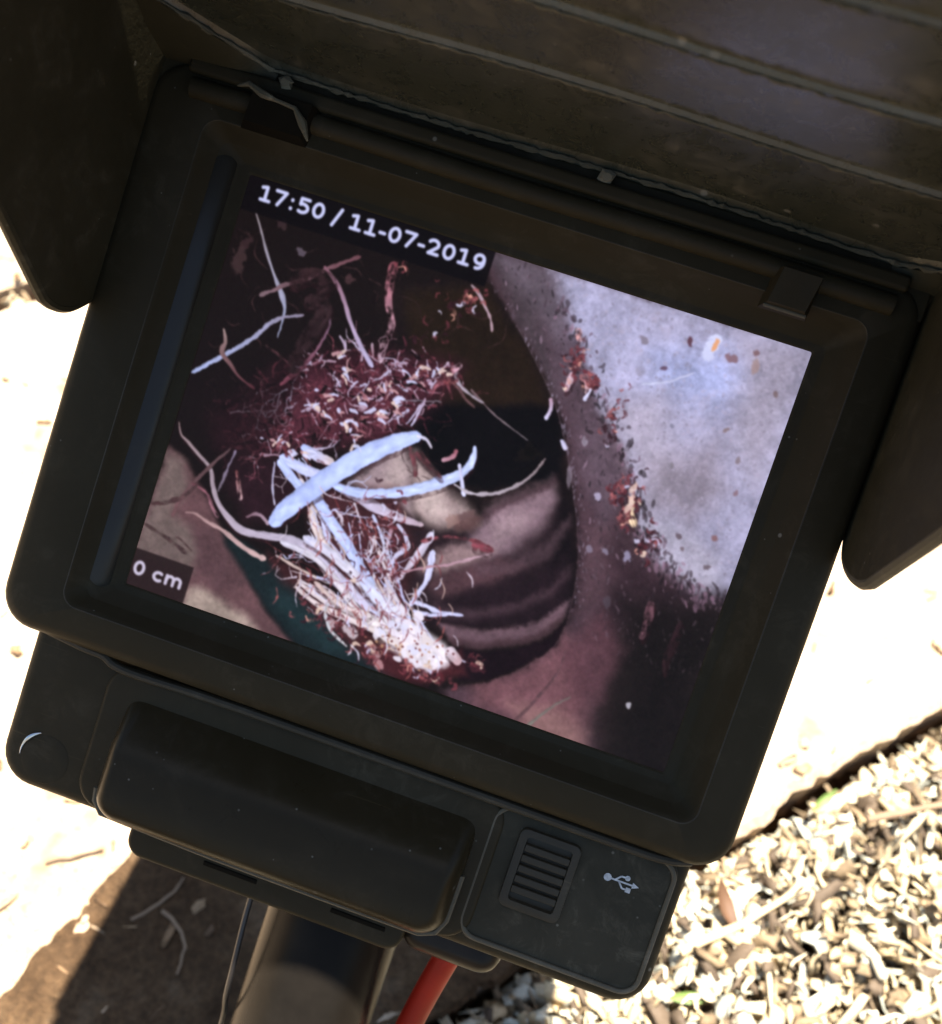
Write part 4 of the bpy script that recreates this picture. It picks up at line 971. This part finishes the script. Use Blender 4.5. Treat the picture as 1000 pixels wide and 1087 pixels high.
# ------------------------------------------------------------------
# what carries the monitor, cables
# ------------------------------------------------------------------
def thing_tube(name, pts, r, mat, label, cat, n=28):
    mb = MB(); mb.tube([tuple(p) for p in pts], r, n)
    return tag(mesh_obj(name, mb, mat, scale=1, smooth=50), label, cat)
pole = bpy.data.objects.new('support_pole', None); COL.objects.link(pole)
e1 = world(3.5, -275, -36); foot = Vector((e1.x, e1.y - .045, .0)); pole.location = foot
tag(pole, 'glossy black round tube rising from the ground to carry the monitor', 'pole')
pth = smooth_path([world(3.5, -100, -36), world(3.5, -150, -36), world(3.5, -210, -36), world(3.5, -255, -36), Vector((e1.x, e1.y - .035, e1.z - .045)), Vector((e1.x, e1.y - .045, e1.z - .1)), foot + Vector((0, 0, .02))])
def loc(p): return tuple(Vector(p) - foot)
mb = MB(); mb.tube([loc(p) for p in pth], .0205, 40); mesh_obj('tube', mb, 'chrome', pole, scale=1, smooth=50)
mb = MB(); mb.loft([[(r * math.cos(a), r * math.sin(a), z) for a in [2 * math.pi * k / 40 for k in range(40)]] for r, z in ((.06, .018), (.06, .026), (.055, .029), (.026, .031), (.024, .05))], True, True)
mesh_obj('foot_flange', mb, 'case', pole, scale=1)
thing_tube('red_cable', smooth_path([world(44, -112, -24), world(41, -126, -24), world(37, -150, -30), world(34, -175, -38), world(30, -215, -60), Vector((.03, -.26, .06)), Vector((.05, -.33, .032)), Vector((.14, -.42, .032))]), .0039, 'red',
           'orange red cable hanging down beside the black pole', 'cable', 18)
thing_tube('thin_wire', smooth_path([world(-19, -118, -22), world(-21, -140, -24), world(-20, -170, -28), world(-22, -215, -50), Vector((-.03, -.25, .05)), Vector((-.05, -.33, .025)), Vector((-.15, -.4, .024))]), .0009, 'wire',
           'thin black wire running along the left side of the pole', 'wire', 8)
# ------------------------------------------------------------------
# small things on the ground and hood
# ------------------------------------------------------------------
M['leaf_green'] = plain('green_leaf', (.085, .13, .016), .6); M['leaf_brown'] = plain('dry_leaf', (.085, .038, .014), .7); M['twig'] = plain('twig_bark', (.20, .13, .075), .8); M['straw'] = plain('pale_straw', (.50, .38, .22), .7); M['flake'] = plain('dirt_flake', (.13, .105, .062), .9)
def leaf(name, x, y, z, ln, wd_, yaw, curl, mat, label, cat):
    mb = MB(); n = 10; rows = []
    for th in (0, .0005):
        for i in range(n + 1):
            t = i / n; w = wd_ * (math.sin(math.pi * min(t * .93 + .05, 1)) ** .8 + .04)
            rows.append([(ln * (t - .5), w * s, curl * (abs(s) ** 1.5 * w * 40 + (t - .4) ** 2 * 1.6) * ln * .5 - th) for s in (-1, -.5, 0, .5, 1)])
    k = n + 1
    mb.loft(rows[:k] + rows[k:][::-1] + [rows[0]], close=False)
    o = mesh_obj(name, mb, mat, scale=1, smooth=60); o.location = (x, y, z); o.rotation_euler = (.15, -.1, yaw)
    return tag(o, label, cat)
def stick(name, a, b, r, mat, label, cat, bend=.006):
    R = random.Random(hash((round(a[0], 3), round(b[1], 3))) % 1000); A, B_ = Vector(a), Vector(b); P = []
    for i in range(9):
        t = i / 8; p = A.lerp(B_, t); s = bend * math.sin(math.pi * t)
        P.append((p.x - A.x + s + R.gauss(0, r * .3), p.y - A.y + s * .5 + R.gauss(0, r * .3), p.z - A.z + R.gauss(0, r * .2)))
    mb = MB(); mb.tube(P, [r * (1 - .5 * i / 8) * R.uniform(.9, 1.1) for i in range(9)], 8)
    o = mesh_obj(name, mb, mat, scale=1, smooth=60); o.location = A
    return tag(o, label, cat)
leaf('dry_leaf', .168, .030, .033, .024, .004, 2.2, .8, 'leaf_brown', 'curled brown dry leaf on the mulch just right of the port cover', 'leaf')
leaf('green_leaf', .160, -.018, .034, .022, .0026, .3, .5, 'leaf_green', 'small bright green leaf on the mulch below the monitor', 'leaf')
leaf('weed_leaf', .212, .106, .026, .018, .0020, 1.0, .6, 'leaf_green', 'slender yellow green leaf at the edge of the concrete path', 'leaf')
stick('twig', (.232, .098, .036), (.300, .142, .040), .0022, 'twig', 'brown twig lying across the mulch near the path edge', 'twig')
stick('long_straw', (.150, .000, .036), (.205, .055, .040), .0024, 'straw', 'long pale straw lying on the mulch below the bezel corner', 'straw')
stick('dark_twig', (-.150, -.060, .024), (-.128, -.045, .025), .0011, 'twig', 'thin brown twig on the sunlit path left of the shadow', 'twig')
stick('shaded_twig', (-.088, -.062, .024), (-.070, -.085, .025), .0010, 'twig', 'thin twig lying in the shadow left of the pole', 'twig')
stick('bent_stem', (-.100, -.070, .024), (-.086, -.045, .025), .0010, 'twig', 'short bent stem in the shadow under the mount plate', 'straw', .004)
for (x, y, z, r, lab) in ((13.5, 80.6, 9.6, 2.4, 'pale dirt flake stuck to the hood edge above the screen middle'), (-70, 79.4, 11.0, 2.0, 'crusty dirt flake on the hood edge above the torn clip')):
    R = random.Random(int(x)); mb = MB(); lo = []
    for zz, k in ((-.6, .7), (0, 1.0), (.7, .55)):
        lo.append([(r * k * math.cos(a) * R.uniform(.6, 1.3), r * k * .8 * math.sin(a) * R.uniform(.6, 1.3), zz) for a in [2 * math.pi * q / 9 for q in range(9)]])
    mb.loft(lo, True, True); o = mesh_obj('dirt_flake', mb, 'flake', smooth=20); o.location = world(x, y, z); o.rotation_euler = (rad(90 - TILT), 0, 0); tag(o, lab, 'dirt')
